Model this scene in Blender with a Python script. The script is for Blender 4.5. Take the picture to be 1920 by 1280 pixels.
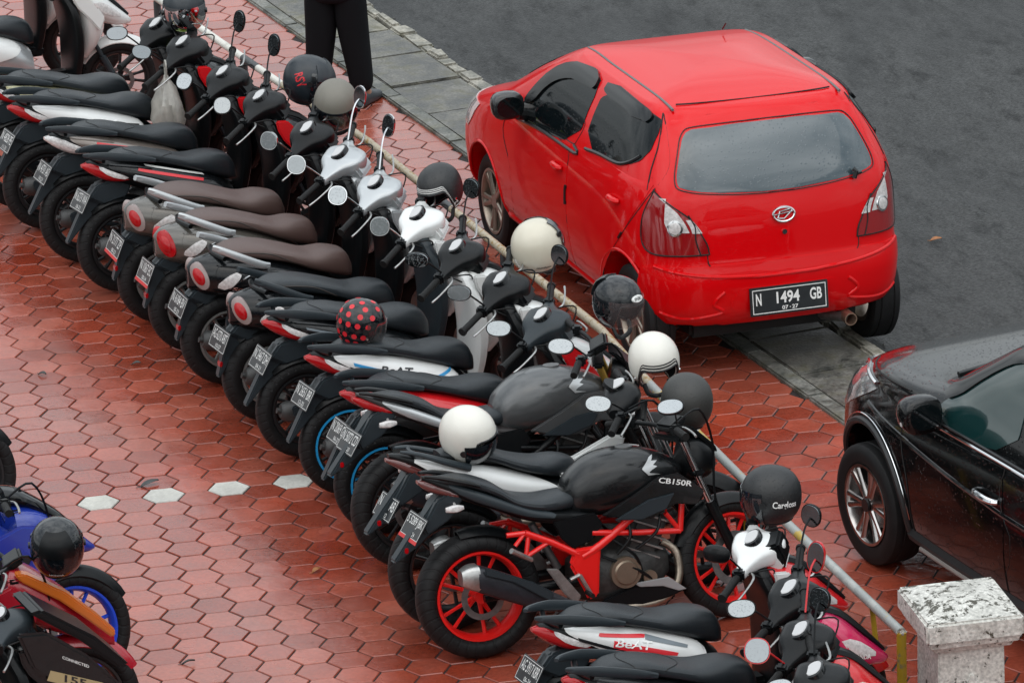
import bpy, bmesh, math, random
import numpy as np
from mathutils import Matrix, Vector
random.seed(7)
R_ = math.radians
SC = bpy.context.scene
for o in list(bpy.data.objects): bpy.data.objects.remove(o)
COL = SC.collection

# ------------------------------------------------------------------ camera
CAM_LOC = (-4.62619, -28.60566, 10.91508)
yaw, pit, rol = 0.20090048, 0.33817634, -0.03679125
cam = bpy.data.cameras.new('camera'); camo = bpy.data.objects.new('camera', cam); COL.objects.link(camo)
fw = Vector((math.sin(yaw)*math.cos(pit), math.cos(yaw)*math.cos(pit), -math.sin(pit)))
rt = Vector((math.cos(yaw), -math.sin(yaw), 0)); up = rt.cross(fw)
r2 = math.cos(rol)*rt + math.sin(rol)*up; u2 = -math.sin(rol)*rt + math.cos(rol)*up
camo.matrix_world = Matrix(((r2.x,u2.x,-fw.x,CAM_LOC[0]),(r2.y,u2.y,-fw.y,CAM_LOC[1]),(r2.z,u2.z,-fw.z,CAM_LOC[2]),(0,0,0,1)))
cam.sensor_width = 36.0; cam.lens = 36.0*11016.08/1920.0
cam.clip_start = 0.5; cam.clip_end = 2000
SC.camera = camo

# ------------------------------------------------------------------ sky, sun, exposure
SUN_EL, SUN_AZ = R_(58), R_(200)
w = bpy.data.worlds.new('World'); SC.world = w; w.use_nodes = True
nt = w.node_tree; nt.nodes.clear(); N = nt.nodes.new; L = nt.links.new
out = N('ShaderNodeOutputWorld'); bg = N('ShaderNodeBackground')
sky = N('ShaderNodeTexSky'); sky.sky_type = 'NISHITA'; sky.sun_disc = False
sky.sun_elevation = SUN_EL; sky.sun_rotation = SUN_AZ; sky.air_density = 1.6; sky.dust_density = 2.5
tc = N('ShaderNodeTexCoord'); mp = N('ShaderNodeMapping'); mp.inputs['Scale'].default_value = (1.0, 1.0, 1.9)
nz = N('ShaderNodeTexNoise'); nz.inputs['Scale'].default_value = 2.1; nz.inputs['Detail'].default_value = 7; nz.inputs['Roughness'].default_value = 0.58
nz.inputs['Distortion'].default_value = 0.4
rp = N('ShaderNodeValToRGB'); e = rp.color_ramp.elements
e[0].position = 0.30; e[0].color = (2.4, 2.75, 3.1, 1); e[1].position = 0.68; e[1].color = (11.5, 12.0, 12.2, 1)
mx = N('ShaderNodeMix'); mx.data_type = 'RGBA'; mx.inputs[0].default_value = 0.86
L(tc.outputs['Generated'], mp.inputs['Vector']); L(mp.outputs[0], nz.inputs['Vector']); L(nz.outputs['Fac'], rp.inputs['Fac'])
L(sky.outputs[0], mx.inputs[6]); L(rp.outputs[0], mx.inputs[7])
sx = N('ShaderNodeSeparateXYZ'); L(tc.outputs['Generated'], sx.inputs[0])
zr = N('ShaderNodeMapRange'); zr.inputs[1].default_value = 0; zr.inputs[2].default_value = 1; zr.inputs[3].default_value = .45; zr.inputs[4].default_value = 1.15; L(sx.outputs[2], zr.inputs[0])   # standard overcast sky: zenith about three times the horizon
mz = N('ShaderNodeMix'); mz.data_type = 'RGBA'; mz.blend_type = 'MULTIPLY'; mz.inputs[0].default_value = 1; L(mx.outputs[2], mz.inputs[6]); L(zr.outputs[0], mz.inputs[7]); L(mz.outputs[2], bg.inputs['Color'])
bg.inputs['Strength'].default_value = 0.13
L(bg.outputs[0], out.inputs[0])
sl = bpy.data.lights.new('sun', 'SUN'); sl.energy = 0.6; sl.angle = R_(100); sl.color = (1.0, 0.97, 0.92)
so = bpy.data.objects.new('sun', sl); COL.objects.link(so)
sd = Vector((math.cos(SUN_EL)*math.sin(SUN_AZ), math.cos(SUN_EL)*math.cos(SUN_AZ), math.sin(SUN_EL)))
so.rotation_euler = sd.to_track_quat('Z', 'Y').to_euler()
vs = SC.view_settings; vs.view_transform = 'Standard'; vs.look = 'None'; vs.gamma = 1; vs.use_curve_mapping = False
vs.exposure = 0.62

# ------------------------------------------------------------------ materials
MATS = {}
def mat(name, col=(.5,.5,.5), rough=.45, metal=0., coat=0., bump=0., bscale=60., var=0., vscale=8., drops=0., dscale=260., spec=.5, trans=0., alpha=1., emit=None, gloss_var=0.):
    if name in MATS: return MATS[name]
    m = bpy.data.materials.new(name); m.use_nodes = True; MATS[name] = m
    t = m.node_tree; b = t.nodes['Principled BSDF']; n = t.nodes.new; l = t.links.new
    b.inputs['Base Color'].default_value = (*col, 1); b.inputs['Roughness'].default_value = rough
    b.inputs['Metallic'].default_value = metal; b.inputs['Coat Weight'].default_value = coat; b.inputs['Coat Roughness'].default_value = .04
    b.inputs['Specular IOR Level'].default_value = spec; b.inputs['Transmission Weight'].default_value = trans; b.inputs['Alpha'].default_value = alpha
    t.nodes.new('ShaderNodeTexCoord').name = 'TC'; tc = t.nodes['TC']
    if var:
        a = n('ShaderNodeTexNoise'); a.inputs['Scale'].default_value = vscale; a.inputs['Detail'].default_value = 6; a.inputs['Roughness'].default_value = .65
        r = n('ShaderNodeMapRange'); r.inputs[1].default_value = .3; r.inputs[2].default_value = .7; r.inputs[3].default_value = 1-var; r.inputs[4].default_value = 1+var
        x = n('ShaderNodeMix'); x.data_type = 'RGBA'; x.blend_type = 'MULTIPLY'; x.inputs[0].default_value = 1; x.inputs[6].default_value = (*col, 1)
        l(tc.outputs['Object'], a.inputs['Vector']); l(a.outputs['Fac'], r.inputs[0]); l(r.outputs[0], x.inputs[7]); l(x.outputs[2], b.inputs['Base Color'])
        if gloss_var:
            q = n('ShaderNodeMapRange'); q.inputs[1].default_value = .3; q.inputs[2].default_value = .7; q.inputs[3].default_value = max(.02, rough-gloss_var); q.inputs[4].default_value = rough+gloss_var
            l(a.outputs['Fac'], q.inputs[0]); l(q.outputs[0], b.inputs['Roughness'])
    h = None
    if bump:
        a = n('ShaderNodeTexNoise'); a.inputs['Scale'].default_value = bscale; a.inputs['Detail'].default_value = 4
        h = n('ShaderNodeBump'); h.inputs['Strength'].default_value = bump; h.inputs['Distance'].default_value = .004
        l(tc.outputs['Object'], a.inputs['Vector']); l(a.outputs['Fac'], h.inputs['Height']); l(h.outputs[0], b.inputs['Normal'])
    if drops:
        v = n('ShaderNodeTexVoronoi'); v.inputs['Scale'].default_value = dscale; v.inputs['Randomness'].default_value = 1
        r = n('ShaderNodeMapRange'); r.inputs[1].default_value = .12; r.inputs[2].default_value = .34; r.inputs[3].default_value = 1; r.inputs[4].default_value = 0
        s = n('ShaderNodeSeparateColor'); g = n('ShaderNodeMath'); g.operation = 'GREATER_THAN'; g.inputs[1].default_value = .55
        k = n('ShaderNodeMath'); k.operation = 'MULTIPLY'
        h2 = n('ShaderNodeBump'); h2.inputs['Strength'].default_value = drops; h2.inputs['Distance'].default_value = .002
        l(tc.outputs['Object'], v.inputs['Vector']); l(v.outputs['Distance'], r.inputs[0]); l(v.outputs['Color'], s.inputs[0]); l(s.outputs[0], g.inputs[0])
        l(r.outputs[0], k.inputs[0]); l(g.outputs[0], k.inputs[1]); l(k.outputs[0], h2.inputs['Height'])
        if h: l(h.outputs[0], h2.inputs['Normal'])
        l(h2.outputs[0], b.inputs['Normal'])
        if coat: l(h2.outputs[0], b.inputs['Coat Normal'])
    if emit: b.inputs['Emission Color'].default_value = (*emit, 1); b.inputs['Emission Strength'].default_value = 1
    return m

blackp = lambda: mat('black plastic', (.004,.0048,.0055), .30, spec=.22, bump=.12, bscale=220, drops=.35)
greyp = lambda: mat('charcoal plastic', (.022,.029,.034), .34, spec=.28, bump=.1, bscale=220, drops=.35)
glossk = lambda: mat('gloss black paint', (.0035,.0045,.0055), .16, spec=.3, coat=.22, drops=.5)
vinyl = lambda: mat('black vinyl seat', (.014,.018,.0215), .36, spec=.32, bump=.25, bscale=300, drops=.6)
rubber = lambda: mat('grip rubber', (.006,.006,.006), .55, spec=.25, bump=.5, bscale=400)
chrome = lambda: mat('chrome', (.72,.73,.74), .12, metal=1)
alum = lambda: mat('cast aluminium', (.42,.42,.41), .38, metal=.9, var=.25, vscale=25, bump=.15)
steel = lambda: mat('dull steel', (.22,.22,.22), .42, metal=.8, var=.3, vscale=20)
mirg = lambda: mat('mirror glass', (.32,.34,.35), .06, metal=1, drops=.55, dscale=190)
redl = lambda: mat('red lamp lens', (.36,.003,.006), .14, spec=.3, coat=.25)
clearl = lambda: mat('clear lamp lens', (.55,.53,.52), .14, coat=1, var=.3, vscale=60)
orangel = lambda: mat('amber lens', (.7,.14,.01), .15, coat=1)
whitep = lambda: mat('white paint', (.66,.67,.66), .22, coat=.6, drops=.3)
silver = lambda: mat('silver paint', (.42,.44,.45), .28, metal=.5, coat=.4, drops=.3)
letterw = lambda: mat('white lettering', (.75,.76,.74), .45)
letterk = lambda: mat('black lettering', (.012,.012,.014), .45)
platek = lambda: mat('number plate black', (.016,.019,.021), .35, coat=.2, var=.2, vscale=30)

wheelk = lambda: mat('black wheel paint', (.012,.012,.013), .35)
def tyre_mat():
    if 'tyre rubber' in MATS: return MATS['tyre rubber']
    m = mat('tyre rubber', (.009,.009,.0095), .55, spec=.25, var=.3, vscale=14)
    t = m.node_tree; b = t.nodes['Principled BSDF']; n = t.nodes.new; l = t.links.new; tc = t.nodes['TC']
    s = n('ShaderNodeSeparateXYZ'); l(tc.outputs['Object'], s.inputs[0])
    a = n('ShaderNodeMath'); a.operation = 'ARCTAN2'; l(s.outputs[2], a.inputs[0]); l(s.outputs[0], a.inputs[1])
    y = n('ShaderNodeMath'); y.operation = 'ABSOLUTE'; l(s.outputs[1], y.inputs[0])
    k = n('ShaderNodeMath'); k.operation = 'MULTIPLY_ADD'; k.inputs[1].default_value = 34; l(a.outputs[0], k.inputs[0])
    y2 = n('ShaderNodeMath'); y2.operation = 'MULTIPLY'; y2.inputs[1].default_value = 70; l(y.outputs[0], y2.inputs[0]); l(y2.outputs[0], k.inputs[2])
    si = n('ShaderNodeMath'); si.operation = 'SINE'; l(k.outputs[0], si.inputs[0])
    g = n('ShaderNodeMapRange'); g.inputs[1].default_value = .72; g.inputs[2].default_value = .86; g.inputs[3].default_value = 1; g.inputs[4].default_value = 0; l(si.outputs[0], g.inputs[0])
    r = n('ShaderNodeVectorMath'); r.operation = 'LENGTH'; c = n('ShaderNodeCombineXYZ'); l(s.outputs[0], c.inputs[0]); l(s.outputs[2], c.inputs[2]); l(c.outputs[0], r.inputs[0])
    e = n('ShaderNodeMapRange'); e.inputs[1].default_value = .226; e.inputs[2].default_value = .234; l(r.outputs['Value'], e.inputs[0])
    inv = n('ShaderNodeMath'); inv.operation = 'SUBTRACT'; inv.inputs[0].default_value = 1; l(g.outputs[0], inv.inputs[1])
    mu = n('ShaderNodeMath'); mu.operation = 'MULTIPLY'; l(inv.outputs[0], mu.inputs[0]); l(e.outputs[0], mu.inputs[1])
    bp = n('ShaderNodeBump'); bp.invert = True; bp.inputs['Strength'].default_value = 1; bp.inputs['Distance'].default_value = .006
    l(mu.outputs[0], bp.inputs['Height']); l(bp.outputs[0], b.inputs['Normal'])
    return m

# ------------------------------------------------------------------ mesh helpers: everything is (verts, faces)
def cr(P, sub):
    P = np.array(P, float); k = len(P); o = []
    for i in range(k-1):
        p0, p1, p2, p3 = P[max(i-1,0)], P[i], P[i+1], P[min(i+2,k-1)]
        for s in range(sub):
            t = s/sub
            o.append(.5*((2*p1)+(-p0+p2)*t+(2*p0-5*p1+4*p2-p3)*t*t+(-p0+3*p1-3*p2+p3)*t**3))
    o.append(P[-1]); return np.array(o)
def loft(rings, caps=True, closed=True):
    v = [tuple(p) for r in rings for p in r]; n = len(rings[0]); f = []
    for i in range(len(rings)-1):
        for j in range(n if closed else n-1):
            a, b = i*n+j, i*n+(j+1)%n
            f.append((a, b, b+n, a+n))
    if caps:
        f.append(tuple(range(n-1,-1,-1))); f.append(tuple(range((len(rings)-1)*n, len(rings)*n)))
    return v, f
def join(*L):
    v, f = [], []
    for a, b in L:
        o = len(v); v += list(a); f += [tuple(i+o for i in q) for q in b]
    return v, f
def xf(vf, M):
    return [tuple(M @ Vector(p)) for p in vf[0]], vf[1]
def mir(vf):
    return [(x,-y,z) for x,y,z in vf[0]], [tuple(reversed(q)) for q in vf[1]]
def se(t, e):
    c, s = math.cos(t), math.sin(t)
    return math.copysign(abs(c)**(2/e), c), math.copysign(abs(s)**(2/e), s)
class Body:
    """loft along x of superellipse rings; station = (x, z_top, z_bottom, half_width)"""
    def __init__(s, st, n=18, sub=4, e=2.5):
        s.S = cr(st, sub); s.e = e; s.S[:,3] = np.maximum(s.S[:,3], .004)
        rings = []
        for x, zt, zb, hw in s.S:
            zc, hz = (zt+zb)/2, max((zt-zb)/2, .003)
            rings.append([(x, hw*se(2*math.pi*i/n, e)[0], zc+hz*se(2*math.pi*i/n, e)[1]) for i in range(n)])
        s.vf = loft(rings)
    def W(s, x, z):
        X = s.S[:,0]
        zt, zb, hw = (np.interp(x, X, s.S[:,k]) for k in (1,2,3))
        q = min(1, abs((z-(zt+zb)/2)/max((zt-zb)/2, .003)))
        return hw*max(0, 1-q**s.e)**(1/s.e)
def vbody(st, n=18, sub=4, e=2.5):
    """loft along z; station = (z, x_center, half_x, half_width)"""
    return loft([[(xc+hx*se(2*math.pi*i/n,e)[0], hw*se(2*math.pi*i/n,e)[1], z) for i in range(n)] for z,xc,hx,hw in cr(st,sub)])
def ybody(st, n=14, sub=4, e=2.3):
    """loft along y; station = (y, x_center, z_center, half_x, half_z)"""
    return loft([[(xc+hx*se(2*math.pi*i/n,e)[0], y, zc+hz*se(2*math.pi*i/n,e)[1]) for i in range(n)] for y,xc,zc,hx,hz in cr(st,sub)])
def tube(path, r, n=8, sub=1, flat=1.):
    P = [Vector(p) for p in (cr(path, sub) if sub > 1 else path)]
    k = len(P); rr = r if isinstance(r,(list,tuple)) else [r]*len(path)
    rr = np.interp(np.linspace(0,1,k), np.linspace(0,1,len(rr)), rr)
    T = [(P[min(i+1,k-1)]-P[max(i-1,0)]).normalized() for i in range(k)]
    u = T[0].orthogonal().normalized()
    if abs(T[0].z) < .9: u = (Vector((0,0,1))-T[0]*T[0].z).normalized()
    rings = []
    for i in range(k):
        u = (u-T[i]*u.dot(T[i])).normalized(); b = T[i].cross(u)
        rings.append([tuple(P[i]+u*math.cos(2*math.pi*j/n)*rr[i]+b*math.sin(2*math.pi*j/n)*rr[i]*flat) for j in range(n)])
    return loft(rings)
def bladed(path, hh, th, sub_=4):
    """flat tapered bar: half height hh along the path, half thickness th"""
    P = cr(path, sub_); H = np.interp(np.linspace(0,1,len(P)), np.linspace(0,1,len(hh)), hh); rings = []
    for i,p in enumerate(P):
        t = Vector(P[min(i+1,len(P)-1)]-P[max(i-1,0)]).normalized(); sd_ = Vector((0,0,1)).cross(t).normalized(); u = t.cross(sd_)
        rings.append([tuple(Vector(p)+sd_*th*a+u*H[i]*b) for a,b in ((-1,-.6),(-1,.6),(-.55,1),(.55,1),(1,.6),(1,-.6),(.55,-1),(-.55,-1))])
    return loft(rings)
def lathe(prof, n=40, c=(0,0,0)):
    """closed profile of (radius, y) spun about the y axis"""
    rings = [[(c[0]+r*math.cos(2*math.pi*i/n), c[1]+y, c[2]+r*math.sin(2*math.pi*i/n)) for r,y in prof] for i in range(n)]
    rings.append(rings[0]); v, f = loft(rings, caps=False); m = len(prof)
    v = v[:n*m]; f = [tuple(i % (n*m) for i in q) for q in f]
    return v, f
def disc(r, y0, y1, n=24, c=(0,0,0), r1=None):
    r1 = r if r1 is None else r1
    return loft([[(c[0]+q*math.cos(2*math.pi*i/n), c[1]+y, c[2]+q*math.sin(2*math.pi*i/n)) for i in range(n)] for q,y in ((r,y0),(r1,y1))])
def bev(vf, b, seg=2):
    m = bmesh.new(); vs_ = [m.verts.new(p) for p in vf[0]]
    for q in vf[1]:
        try: m.faces.new([vs_[i] for i in q])
        except ValueError: pass
    bmesh.ops.recalc_face_normals(m, faces=m.faces[:])
    bmesh.ops.bevel(m, geom=[x for x in m.edges if len(x.link_faces)==2 and x.calc_face_angle(0) > .35], offset=b, segments=seg, affect='EDGES', clamp_overlap=True)
    m.verts.index_update(); r = [tuple(x.co) for x in m.verts], [tuple(x.index for x in q.verts) for q in m.faces]
    m.free(); return r
def box(c, s, b=0.):
    x,y,z = c; a,d,h = s[0]/2,s[1]/2,s[2]/2
    v = [(x+i*a,y+j*d,z+k*h) for i in (-1,1) for j in (-1,1) for k in (-1,1)]
    f = [(0,1,3,2),(4,6,7,5),(0,4,5,1),(2,3,7,6),(0,2,6,4),(1,5,7,3)]
    return bev((v,f), b) if b else (v,f)
def extr(poly, y0, y1, b=.004, taper=None):
    """side outline in (x,z) given thickness along y"""
    n = len(poly); v = [(x,y0,z) for x,z in poly]+[(x,y1,z) for x,z in poly]
    f = [tuple(range(n)), tuple(range(2*n-1,n-1,-1))]+[(i,i+n,(i+1)%n+n,(i+1)%n) for i in range(n)]
    return bev((v,f), b) if b else (v,f)
def fender(cx, cz, Rr, a0, a1, hw, th=.006, drop=.035, n=20):
    rings = []
    for i in range(n+1):
        a = R_(a0+(a1-a0)*i/n); tap = 1-.35*abs(2*i/n-1)**3
        ys = np.linspace(-1,1,9); o = []
        for s in ys: o.append((Rr-drop*abs(s)**2.2, s*hw*tap))
        for s in ys[::-1]: o.append((Rr-th-drop*abs(s)**2.2, s*hw*tap*.96))
        rings.append([(cx+r*math.cos(a), y, cz+r*math.sin(a)) for r,y in o])
    return loft(rings)
def chaikin(P, k=2):
    for _ in range(k):
        Q = []
        for i in range(len(P)):
            a, b = P[i], P[(i+1)%len(P)]
            Q += [(a[0]*.75+b[0]*.25, a[1]*.75+b[1]*.25), (a[0]*.25+b[0]*.75, a[1]*.25+b[1]*.75)]
        P = Q
    return P
def scan(poly, m):
    z0, z1 = min(p[1] for p in poly), max(p[1] for p in poly); rows = []
    for i in range(m+1):
        z = z0+(z1-z0)*(.004+.992*i/m); xs = []
        for j in range(len(poly)):
            (xa,za),(xb,zb) = poly[j], poly[(j+1)%len(poly)]
            if (za-z)*(zb-z) < 0: xs.append(xa+(xb-xa)*(z-za)/(zb-za))
        if len(xs) >= 2: rows.append((z, min(xs), max(xs)))
    return rows
def skin(F, rows, cols=10, off=.004, depth=.008):
    """a panel lying on a surface: F(u,z) -> (point, normal); rows of (z,u0,u1)"""
    v, f = [], []; m = len(rows); c = cols+1
    for z,a,b in rows:
        for j in range(c):
            p, n = F(a+(b-a)*j/cols, z); v.append(tuple(Vector(p)+Vector(n)*off))
    for i in range(m-1):
        for j in range(cols): f.append((i*c+j, i*c+j+1, (i+1)*c+j+1, (i+1)*c+j))
    bd = [j for j in range(c)]+[i*c+cols for i in range(1,m)]+[(m-1)*c+j for j in range(cols-1,-1,-1)]+[i*c for i in range(m-2,0,-1)]
    k0 = len(v)
    for q in bd:
        i, j = divmod(q, c); z,a,b = rows[i]; p, n = F(a+(b-a)*j/cols, z); v.append(tuple(Vector(p)+Vector(n)*(off-depth)))
    k = len(bd)
    for i in range(k): f.append((bd[i], bd[(i+1)%k], k0+(i+1)%k, k0+i))
    return v, f
def bodyF(B, sg):
    def F(x, z): return (x, sg*B.W(x,z), z), (0, sg, 0)
    return F
def panel(B, poly, sg, off=.004, m=14, cols=16, ch=1, depth=.01):
    return skin(bodyF(B, sg), scan(chaikin(poly, ch) if ch else poly, m), cols, off, depth)
TXT = {}
def text(s, bold=0.):
    if (s,bold) in TXT: return TXT[(s,bold)]
    cu = bpy.data.curves.new('t', 'FONT'); cu.body = s; cu.resolution_u = 3; cu.offset = bold
    o = bpy.data.objects.new('t', cu); COL.objects.link(o)
    dg = bpy.context.evaluated_depsgraph_get(); me = bpy.data.meshes.new_from_object(o.evaluated_get(dg))
    v = [(p.co.x, p.co.y) for p in me.vertices]; f = [tuple(p.vertices) for p in me.polygons]
    bpy.data.objects.remove(o); bpy.data.curves.remove(cu); bpy.data.meshes.remove(me)
    x0, x1 = min(p[0] for p in v), max(p[0] for p in v); y0, y1 = min(p[1] for p in v), max(p[1] for p in v)
    v = [((x-x0)/(x1-x0), (y-y0)/(y1-y0)) for x,y in v]
    TXT[(s,bold)] = (v, f); return v, f
def lettering(s, fn, bold=.012):
    v, f = text(s, bold); return [tuple(fn(x,y)) for x,y in v], f

CACHE = {}
def mesh(vf, smooth=True, ang=38):
    me = bpy.data.meshes.new('m'); me.from_pydata([tuple(map(float,p)) for p in vf[0]], [], vf[1])
    b = bmesh.new(); b.from_mesh(me); bmesh.ops.recalc_face_normals(b, faces=b.faces[:]); b.to_mesh(me); b.free()
    if smooth:
        me.polygons.foreach_set('use_smooth', [True]*len(me.polygons)); me.set_sharp_from_angle(angle=R_(ang))
    return me
def obj(name, vf, m, parent=None, key=None, loc=None, mtx=None, smooth=True, ang=38):
    """one mesh object; a key lets alike parts of alike things share mesh data"""
    if key and key in CACHE: me = CACHE[key]
    else:
        me = mesh(vf() if callable(vf) else vf, smooth, ang); me.name = name
        if key: CACHE[key] = me
        me.materials.append(None)
    if not me.materials: me.materials.append(None)
    o = bpy.data.objects.new(name, me); COL.objects.link(o)
    o.material_slots[0].link = 'OBJECT'; o.material_slots[0].material = m
    if parent: o.parent = parent
    if loc is not None: o.location = loc
    if mtx is not None: o.matrix_basis = mtx
    return o
def thing(name, label, cat, loc=(0,0,0), rot=(0,0,0), group=None):
    o = bpy.data.objects.new(name, None); o.empty_display_size = .1; COL.objects.link(o)
    o.location = loc; o.rotation_euler = rot; o['label'] = label; o['category'] = cat
    if group: o['group'] = group
    return o
def sub(name, parent, loc=None, mtx=None):
    o = bpy.data.objects.new(name, None); o.empty_display_size = .05; COL.objects.link(o); o.parent = parent
    if loc is not None: o.location = loc
    if mtx is not None: o.matrix_basis = mtx
    return o
def tag(o, label, cat, group=None):
    o['label'] = label; o['category'] = cat
    if group: o['group'] = group
    return o

# ================================================================== SETTING
def px(p):
    d = Vector(p)-Vector(CAM_LOC); dz = d.dot(fw); return 960+11016.08*d.dot(r2)/dz, 640-11016.08*d.dot(u2)/dz, dz
KN = math.hypot(1,.181); KD = Vector((-.181/KN, 1/KN, 0)); KT = Vector((1/KN, .181/KN, 0)); KP = Vector((2.955,0,0))
def kp(s, t, z=0.): return KP+KD*s+KT*t+Vector((0,0,z))
def sheet(name, pts, m, kind='structure'):
    o = obj(name, ([tuple(p) for p in pts], [tuple(range(len(pts)))]), m, smooth=False); o['kind'] = kind; return o

def asphalt():
    m = mat('wet asphalt', (.035,.037,.039),   .4, spec=.16)
    t = m.node_tree; b = t.nodes['Principled BSDF']; n = t.nodes.new; l = t.links.new; tc = t.nodes['TC']
    big = n('ShaderNodeTexNoise'); big.inputs['Scale'].default_value = .55; big.inputs['Detail'].default_value = 7; big.inputs['Roughness'].default_value = .62; big.inputs['Distortion'].default_value = .6
    mp = n('ShaderNodeMapping'); mp.inputs['Rotation'].default_value = (0,0,R_(-12)); mp.inputs['Scale'].default_value = (1.3,.55,1)
    l(tc.outputs['Object'], mp.inputs[0]); l(mp.outputs[0], big.inputs['Vector'])
    fine = n('ShaderNodeTexNoise'); fine.inputs['Scale'].default_value = 55; fine.inputs['Detail'].default_value = 3; l(tc.outputs['Object'], fine.inputs['Vector'])
    agg = n('ShaderNodeTexVoronoi'); agg.inputs['Scale'].default_value = 75; l(tc.outputs['Object'], agg.inputs['Vector'])
    mid = n('ShaderNodeTexNoise'); mid.inputs['Scale'].default_value = 7; mid.inputs['Detail'].default_value = 8; mid.inputs['Roughness'].default_value = .75; l(mp.outputs[0], mid.inputs['Vector'])
    r1 = n('ShaderNodeValToRGB'); e = r1.color_ramp.elements; e[0].position=.42; e[0].color=(.014,.0145,.0145,1); e[1].position=.58; e[1].color=(.038,.0385,.038,1)
    l(big.outputs['Fac'], r1.inputs['Fac'])
    r2_ = n('ShaderNodeMapRange'); r2_.inputs[1].default_value=.25; r2_.inputs[2].default_value=.8; r2_.inputs[3].default_value=.25; r2_.inputs[4].default_value=2.0; l(fine.outputs['Fac'], r2_.inputs[0])
    x = n('ShaderNodeMix'); x.data_type='RGBA'; x.blend_type='MULTIPLY'; x.inputs[0].default_value=1; l(r1.outputs[0], x.inputs[6]); l(r2_.outputs[0], x.inputs[7])
    mot = n('ShaderNodeTexNoise'); mot.inputs['Scale'].default_value=2.6; mot.inputs['Detail'].default_value=14; mot.inputs['Roughness'].default_value=.82; mot.inputs['Distortion'].default_value=.3
    mp2 = n('ShaderNodeMapping'); mp2.inputs['Rotation'].default_value=(0,0,R_(-10)); mp2.inputs['Scale'].default_value=(1.5,.45,1); l(tc.outputs['Object'], mp2.inputs[0]); l(mp2.outputs[0], mot.inputs['Vector'])
    mr_ = n('ShaderNodeMapRange'); mr_.inputs[1].default_value=.515; mr_.inputs[2].default_value=.60; mr_.inputs[3].default_value=1; mr_.inputs[4].default_value=.22; l(mot.outputs['Fac'], mr_.inputs[0])
    x2 = n('ShaderNodeMix'); x2.data_type='RGBA'; x2.blend_type='MULTIPLY'; x2.inputs[0].default_value=1; l(x.outputs[2], x2.inputs[6]); l(mr_.outputs[0], x2.inputs[7]); l(x2.outputs[2], b.inputs['Base Color'])
    rr = n('ShaderNodeMapRange'); rr.inputs[1].default_value=.35; rr.inputs[2].default_value=.66; rr.inputs[3].default_value=.26; rr.inputs[4].default_value=.6
    ad = n('ShaderNodeMath'); ad.operation='MULTIPLY_ADD'; ad.inputs[1].default_value=.5; l(mid.outputs['Fac'], ad.inputs[0])
    hf = n('ShaderNodeMath'); hf.operation='MULTIPLY'; hf.inputs[1].default_value=.5; l(big.outputs['Fac'], hf.inputs[0]); l(hf.outputs[0], ad.inputs[2])
    l(ad.outputs[0], rr.inputs[0]); l(rr.outputs[0], b.inputs['Roughness'])
    bp = n('ShaderNodeBump'); bp.inputs['Strength'].default_value=.55; bp.inputs['Distance'].default_value=.005; l(agg.outputs['Distance'], bp.inputs['Height'])
    b2 = n('ShaderNodeBump'); b2.inputs['Strength'].default_value=.7; b2.inputs['Distance'].default_value=.02; l(mid.outputs['Fac'], b2.inputs['Height']); l(bp.outputs[0], b2.inputs['Normal'])
    l(b2.outputs[0], b.inputs['Normal'])
    return m
def concrete(name, col, stain=(.05,.05,.045), moss=0., rough=.6):
    m = mat(name, col, rough)
    t = m.node_tree; b = t.nodes['Principled BSDF']; n = t.nodes.new; l = t.links.new
    geo = n('ShaderNodeNewGeometry')
    a = n('ShaderNodeTexNoise'); a.inputs['Scale'].default_value=4.5; a.inputs['Detail'].default_value=9; a.inputs['Roughness'].default_value=.7; a.inputs['Distortion'].default_value=.5; l(geo.outputs['Position'], a.inputs['Vector'])
    r = n('ShaderNodeValToRGB'); e = r.color_ramp.elements; e[0].position=.38; e[0].color=(*stain,1); e[1].position=.6; e[1].color=(*col,1)
    l(a.outputs['Fac'], r.inputs['Fac'])
    f = n('ShaderNodeTexNoise'); f.inputs['Scale'].default_value=60; f.inputs['Detail'].default_value=5; l(geo.outputs['Position'], f.inputs['Vector'])
    mr = n('ShaderNodeMapRange'); mr.inputs[1].default_value=.3; mr.inputs[2].default_value=.7; mr.inputs[3].default_value=.65; mr.inputs[4].default_value=1.3; l(f.outputs['Fac'], mr.inputs[0])
    x = n('ShaderNodeMix'); x.data_type='RGBA'; x.blend_type='MULTIPLY'; x.inputs[0].default_value=1; l(r.outputs[0], x.inputs[6]); l(mr.outputs[0], x.inputs[7])
    last = x.outputs[2]
    if moss:
        g = n('ShaderNodeTexNoise'); g.inputs['Scale'].default_value=9; g.inputs['Detail'].default_value=6; l(geo.outputs['Position'], g.inputs['Vector'])
        gr = n('ShaderNodeMapRange'); gr.inputs[1].default_value=.5; gr.inputs[2].default_value=.66; gr.inputs[3].default_value=0; gr.inputs[4].default_value=moss; l(g.outputs['Fac'], gr.inputs[0])
        y = n('ShaderNodeMix'); y.data_type='RGBA'; l(gr.outputs[0], y.inputs[0]); l(last, y.inputs[6]); y.inputs[7].default_value=(.075,.07,.03,1); last = y.outputs[2]
    l(last, b.inputs['Base Color'])
    ro = n('ShaderNodeMapRange'); ro.inputs[1].default_value=.35; ro.inputs[2].default_value=.65; ro.inputs[3].default_value=rough-.22; ro.inputs[4].default_value=rough+.12; l(a.outputs['Fac'], ro.inputs[0]); l(ro.outputs[0], b.inputs['Roughness'])
    bp = n('ShaderNodeBump'); bp.inputs['Strength'].default_value=.6; bp.inputs['Distance'].default_value=.006; l(f.outputs['Fac'], bp.inputs['Height']); l(bp.outputs[0], b.inputs['Normal'])
    return m
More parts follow.
